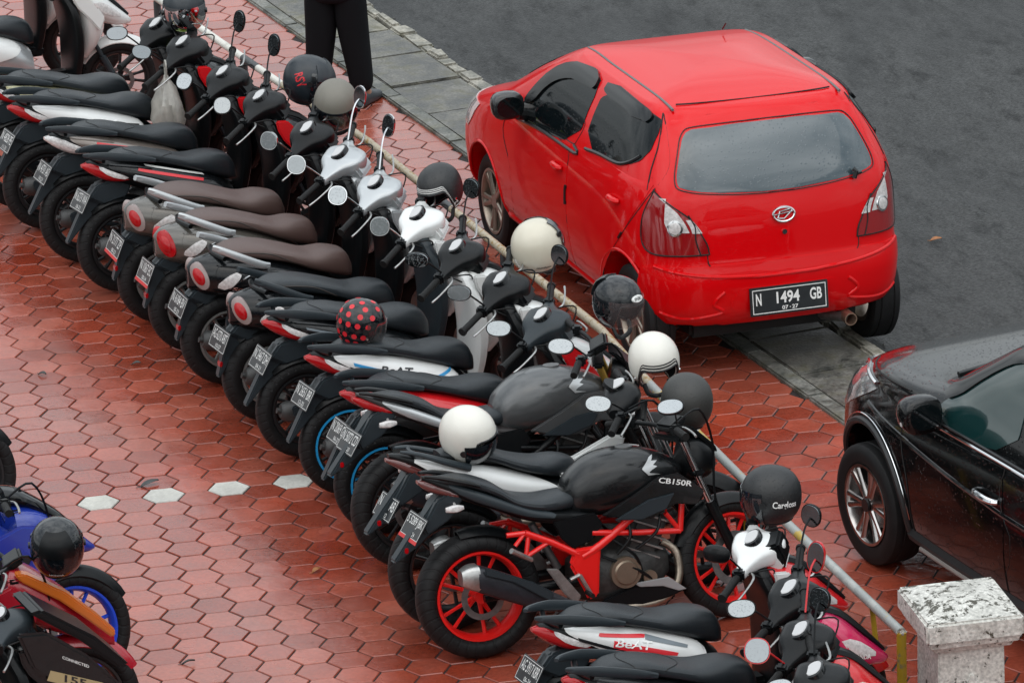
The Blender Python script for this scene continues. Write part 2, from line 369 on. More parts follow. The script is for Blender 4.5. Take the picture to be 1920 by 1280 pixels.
def tile_mat(name, c0, c1, rough=.42):
    m = mat(name, c0, rough)
    t = m.node_tree; b = t.nodes['Principled BSDF']; n = t.nodes.new; l = t.links.new
    geo = n('ShaderNodeNewGeometry'); oi = n('ShaderNodeObjectInfo')
    ad = n('ShaderNodeMath'); ad.operation='ADD'; l(geo.outputs['Random Per Island'], ad.inputs[0]); l(oi.outputs['Random'], ad.inputs[1])
    fr = n('ShaderNodeMath'); fr.operation='FRACT'; l(ad.outputs[0], fr.inputs[0])
    base = n('ShaderNodeMix'); base.data_type='RGBA'; base.inputs[6].default_value=(*c0,1); base.inputs[7].default_value=(*c1,1); l(fr.outputs[0], base.inputs[0])
    a = n('ShaderNodeTexNoise'); a.inputs['Scale'].default_value=2.2; a.inputs['Detail'].default_value=8; a.inputs['Roughness'].default_value=.65; l(geo.outputs['Position'], a.inputs['Vector'])
    mr = n('ShaderNodeMapRange'); mr.inputs[1].default_value=.3; mr.inputs[2].default_value=.7; mr.inputs[3].default_value=.72; mr.inputs[4].default_value=1.22; l(a.outputs['Fac'], mr.inputs[0])
    f = n('ShaderNodeTexNoise'); f.inputs['Scale'].default_value=45; f.inputs['Detail'].default_value=7; f.inputs['Roughness'].default_value=.7; l(geo.outputs['Position'], f.inputs['Vector'])
    mf = n('ShaderNodeMapRange'); mf.inputs[1].default_value=.3; mf.inputs[2].default_value=.7; mf.inputs[3].default_value=.8; mf.inputs[4].default_value=1.18; l(f.outputs['Fac'], mf.inputs[0])
    mm = n('ShaderNodeMath'); mm.operation='MULTIPLY'; l(mr.outputs[0], mm.inputs[0]); l(mf.outputs[0], mm.inputs[1])
    x = n('ShaderNodeMix'); x.data_type='RGBA'; x.blend_type='MULTIPLY'; x.inputs[0].default_value=1; l(base.outputs[2], x.inputs[6]); l(mm.outputs[0], x.inputs[7])
    s = n('ShaderNodeTexNoise'); s.inputs['Scale'].default_value=6.5; s.inputs['Detail'].default_value=9; s.inputs['Roughness'].default_value=.75; l(geo.outputs['Position'], s.inputs['Vector'])
    sr = n('ShaderNodeMapRange'); sr.inputs[1].default_value=.60; sr.inputs[2].default_value=.72; sr.inputs[4].default_value=.6; l(s.outputs['Fac'], sr.inputs[0])
    y = n('ShaderNodeMix'); y.data_type='RGBA'; l(sr.outputs[0], y.inputs[0]); l(x.outputs[2], y.inputs[6]); y.inputs[7].default_value=(.17,.115,.095,1) if 'red' in name else (.25,.25,.22,1)
    wet = n('ShaderNodeTexNoise'); wet.inputs['Scale'].default_value=.75; wet.inputs['Detail'].default_value=5; wet.inputs['Roughness'].default_value=.6; wet.inputs['Distortion'].default_value=.8; l(geo.outputs['Position'], wet.inputs['Vector'])
    wr = n('ShaderNodeMapRange'); wr.inputs[1].default_value=.40; wr.inputs[2].default_value=.60; l(wet.outputs['Fac'], wr.inputs[0])
    wd_ = n('ShaderNodeMix'); wd_.data_type='RGBA'; wd_.blend_type='MULTIPLY'; l(wr.outputs[0], wd_.inputs[0]); l(y.outputs[2], wd_.inputs[6]); wd_.inputs[7].default_value=(.92,.62,.50,1) if 'red' in name else (.9,.9,.88,1)
    l(wd_.outputs[2], b.inputs['Base Color'])
    ro = n('ShaderNodeMapRange'); ro.inputs[1].default_value=.32; ro.inputs[2].default_value=.68; ro.inputs[3].default_value=rough-.16; ro.inputs[4].default_value=rough+.14
    a2 = n('ShaderNodeTexNoise'); a2.inputs['Scale'].default_value=1.1; a2.inputs['Detail'].default_value=6; l(geo.outputs['Position'], a2.inputs['Vector']); l(a2.outputs['Fac'], ro.inputs[0])
    wq = n('ShaderNodeMath'); wq.operation='MULTIPLY_ADD'; wq.inputs[1].default_value=-.17; l(wr.outputs[0], wq.inputs[0]); l(ro.outputs[0], wq.inputs[2]); l(wq.outputs[0], b.inputs['Roughness'])
    bp = n('ShaderNodeBump'); bp.inputs['Strength'].default_value=.35; bp.inputs['Distance'].default_value=.003; l(f.outputs['Fac'], bp.inputs['Height'])
    sl_ = n('ShaderNodeTexNoise'); sl_.inputs['Scale'].default_value=11; l(geo.outputs['Position'], sl_.inputs['Vector'])
    b2 = n('ShaderNodeBump'); b2.inputs['Strength'].default_value=.5; b2.inputs['Distance'].default_value=.008; l(sl_.outputs['Fac'], b2.inputs['Height']); l(bp.outputs[0], b2.inputs['Normal']); l(b2.outputs[0], b.inputs['Normal'])
    return m

# road to the horizon, bedding under the paving and under the drain covers
sheet('road', [(-150,-150,-.05),(260,-150,-.05),(260,260,-.05),(-150,260,-.05)], asphalt())
pav = sheet('pavement', [kp(-60,.05,-.0058), kp(60,.05,-.0058), (-60,60,-.0058), (-60,-60,-.0058)], mat('dark joint sand', (.014,.010,.009), .85, var=.4, vscale=9))
sheet('drain', [kp(-60,.05,-.04), kp(-60,.74,-.04), kp(60,.74,-.04), kp(60,.05,-.04)], mat('drain dirt', (.022,.020,.016), .85, var=.4))

# hexagonal paving tiles, 200 mm across the flats
TR = .1155; S3 = math.sqrt(3)
red_t = tile_mat('red paving tile', (.24,.050,.028), (.37,.098,.062), .34)
for m_ in (red_t,):
    b_ = m_.node_tree.nodes['Principled BSDF']; b_.inputs['Coat Weight'].default_value = .55; b_.inputs['Coat Roughness'].default_value = .16; b_.inputs['Coat IOR'].default_value = 1.36
pale_t = tile_mat('pale concrete tile', (.50,.49,.45), (.56,.55,.51), .6)
def hexv(g=.0050, top=0., ch=.004):
    o = []
    for r,z in ((TR-g-ch,top),(TR-g,top-ch*1.0),(TR-g,top-.03)):
        o += [(r*math.cos(R_(60*i)), r*math.sin(R_(60*i)), z) for i in range(6)]
    f = [tuple(range(6))]+[(k*6+i,k*6+6+i,k*6+6+(i+1)%6,k*6+(i+1)%6) for k in (0,1) for i in range(6)]
    return o, f
def kerb_t(x, y): return (Vector((x,y,0))-KP).dot(KT)
tiles = []
for c in range(-34, 40):
    for j in range(-66, 58):
        x = c*1.5*TR; y = -j*S3*TR-(S3/2*TR if c%2 else 0)
        if kerb_t(x,y) > .06 or x < -5.0 or y < -11 or y > 12.5: continue
        u, v, d = px((x,y,0))
        vis = -40 < u < 1960 and -40 < v < 1320
        openf = x < .456-.154*(y+2.654)-.05 or x > 1.62-.146*y
        tiles.append((not (vis and openf), d, c, j, x, y))
tiles.sort(); V = [mesh(hexv(top=random.uniform(-.001,.0015)), smooth=False) for _ in range(4)]
for m_ in V: m_.materials.append(None)
PALE = {(0,0),(-2,0),(-4,0),(-6,0),(-8,0)}
def is_pale(c, j, x, y):
    if (c,j) in PALE: return True
    u, v, d = px((x,y,0))
    return any(abs(u-a) < 26 and abs(v-b) < 15 for a,b in ((796,1140),(1352,1205),(1400,1225)))
rest = []
for i,(k,d,c,j,x,y) in enumerate(tiles):
    tilt = (random.gauss(0,.007), random.gauss(0,.007))
    pale = is_pale(c,j,x,y)
    if i < 300 or (c,j) in PALE:
        o = bpy.data.objects.new('paving_tile', random.choice(V)); COL.objects.link(o); o.parent = pav
        o.location = (x,y,random.uniform(-.0015,.0015)); o.rotation_euler = (*tilt, R_(60*random.randrange(6))+random.gauss(0,.008))
        o.material_slots[0].link = 'OBJECT'; o.material_slots[0].material = pale_t if pale else red_t
        if (c,j) in PALE: o['label'] = 'pale concrete tile'
    else:
        M = Matrix.Translation((x,y,random.uniform(-.0015,.0015))) @ Matrix.Rotation(tilt[0],4,'X') @ Matrix.Rotation(tilt[1],4,'Y') @ Matrix.Rotation(random.gauss(0,.008),4,'Z')
        rest.append(xf(hexv(), M))
ro = obj('paving_tiles', join(*rest), red_t, pav, smooth=False); ro['kind'] = 'stuff'

# drain covers between pavement and road, with a kerb on each side
slab_m = concrete('drain slab concrete', (.155,.15,.132), (.04,.04,.035), .5, .5)
slab_w = concrete('stained slab concrete', (.25,.235,.19), (.055,.055,.04), .7, .55)
kerb_m = concrete('mossy kerb concrete', (.20,.20,.18), (.05,.055,.045), .5, .6)
stone_m = concrete('kerb stone', (.36,.34,.29), (.10,.10,.08), .5, .6)
drain_cover = bpy.data.objects['drain']
def kbox(s0, s1, t0, t1, z0, z1, b=.008, jit=0.):
    q = lambda: random.uniform(-jit, jit)
    v = [tuple(kp(s+q(), t+q(), z)) for z in (z0,z1) for s,t in ((s0,t0),(s1,t0),(s1,t1),(s0,t1))]
    f = [(3,2,1,0),(4,5,6,7),(0,1,5,4),(1,2,6,5),(2,3,7,6),(3,0,4,7)]
    return bev((v,f), b)
s = -11.2
while s < 12.5:
    ln = random.uniform(.56,.66); h = random.uniform(-.006,.006)
    o = obj('drain_slab', kbox(s+.008, s+ln-.008, .125, .60, -.035, .012+h, .008, .006), slab_w if random.random() < .35 else slab_m, drain_cover)
    if abs(s-5.3) < .32:
        obj('lifting_handle', tube([tuple(kp(s+.22,.36,.01)),tuple(kp(s+.22,.37,.03)),tuple(kp(s+.38,.37,.03)),tuple(kp(s+.38,.36,.01))], .006, 6), steel(), o)
    s += ln
s = -11.2
while s < 12.5:
    ln = random.uniform(.75,1.1)
    obj('kerb_stone', kbox(s+.004, s+ln-.004, .012, .115, -.03, .022+random.uniform(-.004,.004), .010, .004), kerb_m, drain_cover); s += ln
s = -11.2
while s < 12.5:
    ln = random.uniform(.14,.34); a, b_ = random.uniform(-.02,.015), random.uniform(-.02,.025)
    obj('kerb_stone', kbox(s+.006, s+ln-.006, .622+a, .71+b_, -.05, .018+random.uniform(-.012,.012), .014, .012), stone_m, drain_cover); s += ln
# broken asphalt edge against the kerb stones
st = []
for i in range(420):
    s_ = random.uniform(-6,11.5); t_ = .735+abs(random.gauss(0,.03)); r = random.uniform(.004,.016); p = kp(s_, t_, -.047)
    a0 = random.uniform(0,6)
    v = [(p.x+r*math.cos(a0+k*1.257)*random.uniform(.7,1.2), p.y+r*math.sin(a0+k*1.257)*random.uniform(.7,1.2), p.z) for k in range(5)]+[(p.x,p.y,p.z+r*.8)]
    st.append((v, [(k,(k+1)%5,5) for k in range(5)]+[(4,3,2,1,0)]))
o = obj('loose_gravel', join(*st), mat('loose chippings', (.06,.06,.055), .6, var=.4, vscale=40), smooth=False); o['kind'] = 'stuff'; o['label'] = 'loose dark chippings along the broken asphalt edge'; o['category'] = 'gravel'

# pipe barrier in front of the motorcycles
def pipe_mat(name, cols, sc):
    m = mat(name, cols[0], .45)
    t = m.node_tree; b = t.nodes['Principled BSDF']; n = t.nodes.new; l = t.links.new; tc = t.nodes['TC']
    a = n('ShaderNodeTexNoise'); a.inputs['Scale'].default_value=sc; a.inputs['Detail'].default_value=7; a.inputs['Roughness'].default_value=.7; l(tc.outputs['Object'], a.inputs['Vector'])
    r = n('ShaderNodeValToRGB'); e = r.color_ramp.elements
    e[0].position=.4; e[0].color=(*cols[0],1); e[1].position=.46; e[1].color=(*cols[1],1); q = e.new(.56); q.color=(*cols[1],1); q = e.new(.6); q.color=(*cols[2],1)
    l(a.outputs['Fac'], r.inputs['Fac']); l(r.outputs[0], b.inputs['Base Color'])
    bp = n('ShaderNodeBump'); bp.inputs['Strength'].default_value=.3; bp.inputs['Distance'].default_value=.003; l(a.outputs['Fac'], bp.inputs['Height']); l(bp.outputs[0], b.inputs['Normal'])
    return m
RZ = .55
RAIL = [(2.124,-4.247),(1.969,-2.698),(1.86,-1.411),(1.80,-.60),(1.751,.3),(1.60,1.3),(1.437,2.401),(1.194,4.012),(.911,5.301),(.60,6.85),(.30,8.3),(.0,9.7)]
rail = thing('pipe_barrier', 'long worn pipe barrier painted white, grey and yellow in front of the motorcycles', 'barrier', (RAIL[0][0],RAIL[0][1],0))
r0 = Vector((RAIL[0][0],RAIL[0][1],0)); rp_ = [Vector((x,y,RZ))-r0 for x,y in RAIL]
m_grey = pipe_mat('worn grey yellow pipe paint', ((.42,.30,.06),(.30,.32,.31),(.38,.39,.37)), 5)
m_gold = pipe_mat('worn yellow and white pipe paint', ((.28,.17,.04),(.40,.35,.26),(.22,.15,.06)), 22)
m_white = pipe_mat('worn white pipe paint', ((.50,.49,.44),(.62,.61,.56),(.66,.65,.60)), 6)
m_dark = mat('dark pipe paint', (.05,.055,.058), .5, var=.3)
m_yel = pipe_mat('yellow post paint', ((.36,.22,.015),(.42,.27,.02),(.20,.17,.10)), 9)
def seg(a, b, r=.0235): return tube([tuple(a+(b-a)*k/6) for k in range(7)], r, 14)
pm = [m_grey,m_grey,m_grey,m_gold,m_gold,m_gold,m_gold,m_gold,m_white,m_white,m_white]
for i in range(len(rp_)-1):
    o = obj('rail', seg(rp_[i], rp_[i+1]), pm[i], rail)
    if i in (3,6): obj('collar', seg(rp_[i]+(rp_[i+1]-rp_[i])*.12, rp_[i]+(rp_[i+1]-rp_[i])*.30, .0245), m_dark, rail)
    if i == 8: obj('collar', seg(rp_[i]+(rp_[i+1]-rp_[i])*.26, rp_[i]+(rp_[i+1]-rp_[i])*.42, .0245), m_dark, rail)
obj('post', tube([tuple(rp_[0]+Vector((0,0,.0))), tuple(rp_[0]-Vector((0,0,RZ+.01)))], .023, 14), m_yel, rail)
obj('elbow', bev(box(tuple(rp_[0]), (.054,.054,.054), .02), .004), pipe_mat('rusty weld', ((.25,.12,.05),(.45,.44,.40),(.2,.1,.04)), 40), rail)
for i in (1,3,5,6,7,8,9):
    p = rp_[i]+(rp_[i+1]-rp_[i])*.42; obj('post', tube([tuple(p-Vector((0,0,.02))), tuple(p-Vector((0,0,RZ+.01)))], .024, 12), m_dark if i != 1 else m_yel, rail)
br = rp_[0]+(rp_[1]-rp_[0])*.24
bq = Vector((.04,.03,-RZ))
obj('brace', tube([tuple(br-Vector((0,0,.02))), tuple(rp_[0]+Vector((-.045,.13,-RZ)))], .026, 4, flat=.25), m_yel, rail)

# stone gate pedestal
def ped_mat():
    m = concrete('weathered white render', (.58,.57,.53), (.46,.45,.41), 0, .6)
    t = m.node_tree; b = t.nodes['Principled BSDF']; n = t.nodes.new; l = t.links.new
    src = b.inputs['Base Color'].links[0].from_socket; geo = n('ShaderNodeNewGeometry')
    a = n('ShaderNodeTexNoise'); a.inputs['Scale'].default_value=26; a.inputs['Detail'].default_value=8; a.inputs['Roughness'].default_value=.7; l(geo.outputs['Position'], a.inputs['Vector'])
    c = n('ShaderNodeTexNoise'); c.inputs['Scale'].default_value=5; c.inputs['Detail'].default_value=3; l(geo.outputs['Position'], c.inputs['Vector'])
    sx = n('ShaderNodeSeparateXYZ'); l(geo.outputs['Normal'], sx.inputs[0])
    k = n('ShaderNodeMath'); k.operation='MULTIPLY_ADD'; k.inputs[1].default_value=.35; l(c.outputs['Fac'], k.inputs[0]); l(a.outputs['Fac'], k.inputs[2])
    k2 = n('ShaderNodeMath'); k2.operation='MULTIPLY_ADD'; k2.inputs[1].default_value=.05; l(sx.outputs[2], k2.inputs[0]); l(k.outputs[0], k2.inputs[2])
    r = n('ShaderNodeMapRange'); r.inputs[1].default_value=.765; r.inputs[2].default_value=.80; l(k2.outputs[0], r.inputs[0])
    x = n('ShaderNodeMix'); x.data_type='RGBA'; l(r.outputs[0], x.inputs[0]); l(src, x.inputs[6]); x.inputs[7].default_value=(.055,.050,.035,1); l(x.outputs[2], b.inputs['Base Color'])
    return m
PX, PY, PZ = 2.05, -4.99, .91
ped = thing('stone_pedestal', 'weathered white stone pedestal with flat cap at the end of the pipe barrier', 'pedestal', (PX+.21, PY+.23, 0))
pmt = ped_mat()
def slab(hx0, hy0, z0, hx1, hy1, z1, b=.008):
    v = [(sx*hx, sy*hy, z) for hx,hy,z in ((hx0,hy0,z0),(hx1,hy1,z1)) for sx,sy in ((-1,-1),(1,-1),(1,1),(-1,1))]
    return bev((v, [(3,2,1,0),(4,5,6,7),(0,1,5,4),(1,2,6,5),(2,3,7,6),(3,0,4,7)]), b, 3)
obj('cap', join(slab(.228,.25,PZ-.125,.228,.25,PZ-.02,.012), slab(.222,.244,PZ-.03,.10,.11,PZ+.016,.02)), pmt, ped)
obj('moulding', join(slab(.208,.23,PZ-.15,.215,.236,PZ-.12,.004), slab(.18,.20,PZ-.18,.195,.215,PZ-.147,.004)), pmt, ped)
obj('shaft', slab(.16,.18,0,.155,.175,PZ-.175,.006), pmt, ped)
obj('side_scroll', join(slab(.20,.22,0,.20,.22,.30,.02), slab(.155,.212,.29,.02,.19,.62,.02)), pmt, ped)

# ================================================================== WHEELS
def tyre_vf(R, rim, wd):
    rc, hr = (R+rim)/2, (R-rim)/2; pr_ = []
    for i in range(20):
        c, s = se(2*math.pi*i/20, 2.6); pr_.append((rc+hr*s*(1.0 if s < 0 else 1.0), wd/2*c*(1-.12*max(0,s))))
    return lathe(pr_, 48)
def rim_vf(rim, wd, n=5, dbl=True, lip=.016):
    h = wd*.36
    ring = lathe([(rim+.006,-h),(rim+.006,h),(rim-.006,h),(rim-lip,h*.7),(rim-lip-.008,0),(rim-lip,-h*.7),(rim-.006,-h)], 48)
    P = [ring, disc(.034,-wd*.42,wd*.42,16)]
    for k in range(n):
        for d in ((-.13,.13) if dbl else (0,)):
            a = 2*math.pi*k/n; b = a+d*1.6
            p0 = Vector((.028*math.cos(a+d), 0, .028*math.sin(a+d))); p1 = Vector(((rim-lip)*math.cos(b), 0, (rim-lip)*math.sin(b)))
            P.append(tube([tuple(p0), tuple(p0*.4+p1*.6), tuple(p1)], [.013,.009,.011], 6, flat=1.0))
    return join(*P)
def bike_wheel(parent, c, R, rim, wd, rm, n=5, dbl=True, disc_r=0., mtx=None, stripe=None):
    w = sub('wheel', parent, mtx=(mtx or Matrix()) @ Matrix.Translation(c))
    obj('tyre', lambda: tyre_vf(R,rim,wd), tyre_mat(), w, key=('ty',R,rim,wd))
    obj('rim', lambda: rim_vf(rim,wd,n,dbl), rm, w, key=('rim',rim,wd,n,dbl))
    if stripe: obj('rim_tape', lambda: join(*[lathe([(rim+.009,s*wd*.375),(rim+.009,s*wd*.39),(rim-.003,s*wd*.39),(rim-.003,s*wd*.375)],48) for s in (-1,1)]), stripe, w, key=('tape',rim,wd))
    if disc_r:
        obj('brake_disc', lambda: lathe([(disc_r,-wd*.52),(disc_r,-wd*.52-.004),(disc_r*.72,-wd*.52-.004),(disc_r*.72,-wd*.52)],40), steel(), w, key=('disc',disc_r,wd))
    return w

# ------------------------------------------------------------------ shared bike parts
def mirror_part(parent, side, base, head, nrm, shape, S, shell=None, dark=False):
    """stalk from the bar to an oval head whose glass looks along nrm"""
    nv = Vector(nrm).normalized(); hv = Vector(head)
    o = obj('mirror', tube([base, (base[0]*.5+head[0]*.5-.01, base[1]*.35+head[1]*.65, base[2]*.35+head[2]*.65+.02), tuple(hv-nv*.012)], .0048, 6, 4), shell or blackp(), parent, mtx=S)
    u = Vector((0,0,1)).cross(nv).normalized(); v = nv.cross(u)
    a, b = shape
    def ring(k, off, n=28, e=2.3): return [tuple(hv+u*a*k*se(2*math.pi*i/n,e)[0]+v*b*k*se(2*math.pi*i/n,e)[1]+nv*off) for i in range(n)]
    obj('shell', loft([ring(.3,-.03),ring(.75,-.024),ring(1,-.008),ring(1.0,.003)]), shell or blackp(), o)
    obj('glass', loft([ring(.93,.0036),ring(.90,.0062)]), mat('dark mirror glass', (.12,.14,.15), .05, metal=1, drops=.4, dscale=190) if dark else mirg(), o)
    return o
def plate_part(parent, c, tilt, t1, t2, w=.26, h=.125, stripe=False, yawp=0.):
    """number plate facing backwards, leaning by tilt"""
    cu, su = math.cos(R_(tilt)), math.sin(R_(tilt)); c = Vector(c)
    upv = Vector((su, 0, cu)); rtv = Vector((0,-1,0)); nv = rtv.cross(upv); nv = -nv if nv.x > 0 else nv
    def q(x, y, o): return c+rtv*x+upv*y+nv*o
    def quad(x0,x1,y0,y1,o0,o1):
        v = [tuple(q(x,y,o)) for o in (o0,o1) for x,y in ((x0,y0),(x1,y0),(x1,y1),(x0,y1))]
        return v, [(3,2,1,0),(4,5,6,7),(0,1,5,4),(1,2,6,5),(2,3,7,6),(3,0,4,7)]
    p = obj('number_plate', bev(quad(-w/2,w/2,-h/2,h/2,-.002,.002),.0012,1), platek(), parent)
    b = .004
    obj('border', join(quad(-w/2+.006,w/2-.006,h/2-.009,h/2-.007,.002,.003),quad(-w/2+.006,w/2-.006,-h/2+.007,-h/2+.009,.002,.003),quad(-w/2+.006,-w/2+.008,-h/2+.01,h/2-.01,.002,.003),quad(w/2-.008,w/2-.006,-h/2+.01,h/2-.01,.002,.003)), letterw(), p, smooth=False)
    obj('lettering', join(lettering(t1, lambda x,y: q((x-.5)*w*.84, -h*.06+y*h*.42, .0032), 0.), lettering(t2, lambda x,y: q((x-.5)*w*.32+.02, -h*.38+y*h*.18, .0032), 0.)), letterw(), p, smooth=False)
    if stripe: obj('sticker', quad(-w*.5,w*.5,-h*.5-.012,-h*.5+.006,.002,.0035), mat('red tape', (.55,.02,.02), .4), p, smooth=False)
    return p
def steer_m(p, rake, ang):
    ax = Vector((-math.sin(R_(rake)),0,math.cos(R_(rake))))
    return Matrix.Translation(p) @ Matrix.Rotation(R_(ang),4,ax) @ Matrix.Translation(-Vector(p))
def lever(side): return tube([(.925,side*.19,1.005),(.94,side*.24,1.005),(.91,side*.36,.995),(.885,side*.43,.99)], [.006,.006,.005,.006], 6, 3)
def grip(side): return join(tube([(.885,side*.13,1.015),(.865,side*.24,1.01)], .014, 10), tube([(.864,side*.245,1.01),(.822,side*.40,.998)], .0185, 12), tube([(.822,side*.40,.998),(.818,side*.414,.997)], .023, 12))

SEAT1 = Body([(-.05,.802,.788,.055),(.03,.828,.775,.10),(.16,.822,.752,.130),(.30,.782,.715,.140),(.42,.752,.672,.142),(.56,.758,.612,.130),(.66,.728,.575,.095),(.705,.66,.57,.045)], 24, 5, 3.0)
REAR1 = Body([(-.17,.790,.765,.02),(-.10,.795,.71,.075),(0,.792,.65,.125),(.15,.765,.58,.162),(.30,.725,.49,.182),(.45,.680,.41,.188),(.58,.625,.36,.175),(.67,.55,.34,.135)], 22, 5, 2.25)
SEAT2 = Body([(-.03,.765,.745,.075),(.06,.795,.73,.125),(.20,.786,.705,.152),(.36,.738,.66,.156),(.48,.700,.605,.148),(.59,.704,.560,.135),(.69,.675,.53,.095),(.73,.60,.525,.045)], 24, 5, 2.9)
BEAK = Body([(.95,.895,.74,.165),(1.03,.905,.70,.188),(1.13,.86,.655,.172),(1.23,.765,.62,.125),(1.32,.68,.61,.06),(1.355,.645,.62,.02)],22,5,2.4)
TL1 = Body([(-.20,.775,.755,.02),(-.14,.780,.705,.066),(-.05,.755,.66,.105),(.06,.715,.65,.135)],18,5,2.6)
REAR2 = Body([(-.20,.695,.575,.03),(-.15,.735,.54,.09),(-.03,.752,.51,.160),(.13,.742,.48,.205),(.30,.695,.445,.220),(.46,.625,.41,.207),(.60,.550,.38,.165),(.68,.49,.375,.11)], 24, 5, 2.15)

RJ = random.Random(21)
def scooter(label, loc, hd=7.3, lean=5., steer=-43, kind='sport', seat=None, panelc=None, lowc=None, frontc=None, coverc=None, rimc=None, stripe=None, shieldc=None,
            plate=('N 0000 AA','01-25'), decal=None, word=None, pstripe=False, reflector=False, tailred=True, mir_shape=(.066,.042), mir_dir=(-.45,-.62,.62), farmir=True, rimtape=None, nose_word=None, mirror_shell=None, grab=None, group='motorcycles parked in a row along the barrier', nearmir=True, visor=None, name='scooter', muffler=True, bigred=False):
    hd += RJ.uniform(-1.4,1.4); lean += RJ.uniform(-1.2,1.6); steer += RJ.uniform(-6,6)
    mir_dir = (mir_dir[0]+RJ.uniform(-.25,.25), mir_dir[1]+RJ.uniform(-.2,.2), mir_dir[2]+RJ.uniform(-.38,.12))
    P = thing(name, label, 'scooter', (loc[0],loc[1],0), (R_(-lean),0,R_(hd)), group)
    K = kind; sp = kind == 'sport'
    bk = blackp(); seat = seat or vinyl(); panelc = panelc or bk; frontc = frontc or panelc; coverc = coverc or bk; shieldc = shieldc or bk
    rimc = rimc or wheelk(); grab = grab or greyp()
    Rr, rim, wd = (.27,.184,.104) if sp else (.262,.158,.130)
    S0 = steer_m((.94,0,1.0), 26, steer); S = Matrix.Translation((0,0,-.055)) @ S0
    bike_wheel(P, (0,0,Rr), Rr, rim, wd, rimc, 5 if sp else 6, sp, stripe=rimtape)
    bike_wheel(P, (1.25,0,Rr-.005), Rr-.005, rim, wd*.88, rimc, 5 if sp else 6, sp, .09, S0)
    SB, RB = (SEAT1,REAR1) if sp else (SEAT2,REAR2)
    obj('seat', lambda: SB.vf, seat, P, key=K+'seat')
    for s in (-1,1):
        if not sp: obj('seat_piping', lambda: tube([(x, s*(SB.W(x,z)+.001), z) for x,z in ((.03,.765),(.12,.765),(.24,.745),(.33,.70),(.37,.675))], .003, 5, 3), mat('seat piping', (.03,.022,.018), .5), P, key='piping%d'%s)
    def seam(x0, bow):
        X = SB.S[:,0]; hw, zt, zb = (float(np.interp(x0,X,SB.S[:,k])) for k in (3,1,2)); o_ = []
        for t in np.linspace(-.985,.985,31):
            x = x0-bow*t*t; hw, zt, zb = (float(np.interp(x,X,SB.S[:,k])) for k in (3,1,2)); y = hw*t
            o_.append((x, y*1.003, (zt+zb)/2+(zt-zb)/2*(1-abs(t)**SB.e)**(1/SB.e)+.0006))
        return tube(o_, .0026, 5)
    if sp:
        for i,(x0,bow) in enumerate(((.34,.10),(.06,-.05))): obj('seat_seam', lambda: seam(x0,bow), mat('seat thread', (.006,.006,.006), .6), P, key='seam%d'%i)
    obj('rear_body', lambda: RB.vf, lowc or bk, P, key=K+'rear')
    # engine, swing arm, exhaust
    obj('engine', lambda: join(Body([(-.05,.31,.22,.02),(.08,.36,.19,.05),(.25,.40,.18,.08),(.42,.42,.20,.10),(.52,.38,.24,.08)],14,3,3).vf, box((.14,.09,.28),(.42,.07,.13),.02)), mat('engine black', (.009,.009,.0095), .5, spec=.25, bump=.2), P, key='eng')
    if muffler:
        mu = obj('muffler', lambda: join(tube([(.34,-.13,.21),(.24,-.165,.22),(.16,-.17,.24),(-.02,-.172,.285),(-.15,-.172,.315),(-.185,-.172,.322)], [.02,.022,.05,.058,.056,.035], 14, 3), tube([(-.18,-.172,.32),(-.205,-.172,.327)], .016, 10)), mat('muffler black', (.03,.03,.03), .5, var=.3, vscale=20), P, key='muf')
        obj('heat_shield', lambda: extr([(-.13,.295),(.13,.245),(.16,.275),(.10,.315),(-.10,.365),(-.14,.35)], -.240, -.222, .006), greyp(), mu, key='muf2')
    obj('kickstand', lambda: tube([(.42,.10,.22),(.44,.17,.10),(.46,.24,.012)], .011, 8), steel(), P, key='ks')
    # fender, tail fin, plate
    obj('rear_fender', lambda: fender(0,Rr,Rr+.035,35,128,.062), bk, P, key=K+'rf')
    fin = [(-.04,.67),(.08,.64),(.04,.56),(-.10,.53),(-.20,.45),(-.325,.325),(-.333,.335),(-.25,.48),(-.19,.58),(-.13,.65)] if sp else [(-.05,.60),(.05,.57),(.0,.52),(-.12,.47),(-.21,.38),(-.285,.285),(-.292,.295),(-.255,.42),(-.22,.53),(-.15,.59)]
    fo = obj('mudguard', lambda: join(extr(fin,-.03,.03,.008), extr([fin[0],fin[1],fin[2],fin[3],fin[8],fin[9]],-.055,.055,.012)), greyp(), P, key=K+'fin')
    obj('swing_cover', lambda: bev(extr([(-.03,.43),(.20,.42),(.22,.36),(.02,.34),(-.04,.36)],-.165,-.115,.0),.01), greyp(), P, key='swc')
    pc = (-.225,0,.565) if sp else (-.262,0,.495)
    plate_part(P, pc, 30 if sp else 24, plate[0], plate[1], stripe=pstripe)
    if reflector: obj('reflector', lambda: box((-.285 if sp else -.268,-.005,.40 if sp else .36),(.02,.05,.03),.004), redl(), fo, key=K+'refl')
    # tail lamp
    if sp:
        tl = obj('tail_lamp', lambda: TL1.vf, redl() if tailred else clearl(), P, key='tl1')
        for s in (-1,1): obj('indicator', lambda: panel(TL1, [(-.135,.765),(-.05,.748),(.045,.705),(.04,.672),(-.06,.695)], s, .005, 10, 12, 1, .02), clearl(), tl, key='ind1%d'%s)
    else:
        def lampF(sc, off, sd_):
            n = 22; L_ = []
            for s in (sd_,):
                nv = Vector((-.62,s*.75,.12)).normalized(); u = Vector((.35,s*.30,-.0)); u = Vector((0,0,1)).cross(nv).normalized(); v = nv.cross(u)
                v = (v+u*.35*s).normalized()
                cc = Vector((-.148,s*.078,.655))
                L_.append(loft([[tuple(cc+u*.052*sc*k*math.cos(2*math.pi*i/n)+v*.078*sc*k*math.sin(2*math.pi*i/n)+nv*(off+o)) for i in range(n)] for k,o in ((1.05,-.03),(1,.008),(.7,.017),(.2,.021))]))
            return join(*L_)
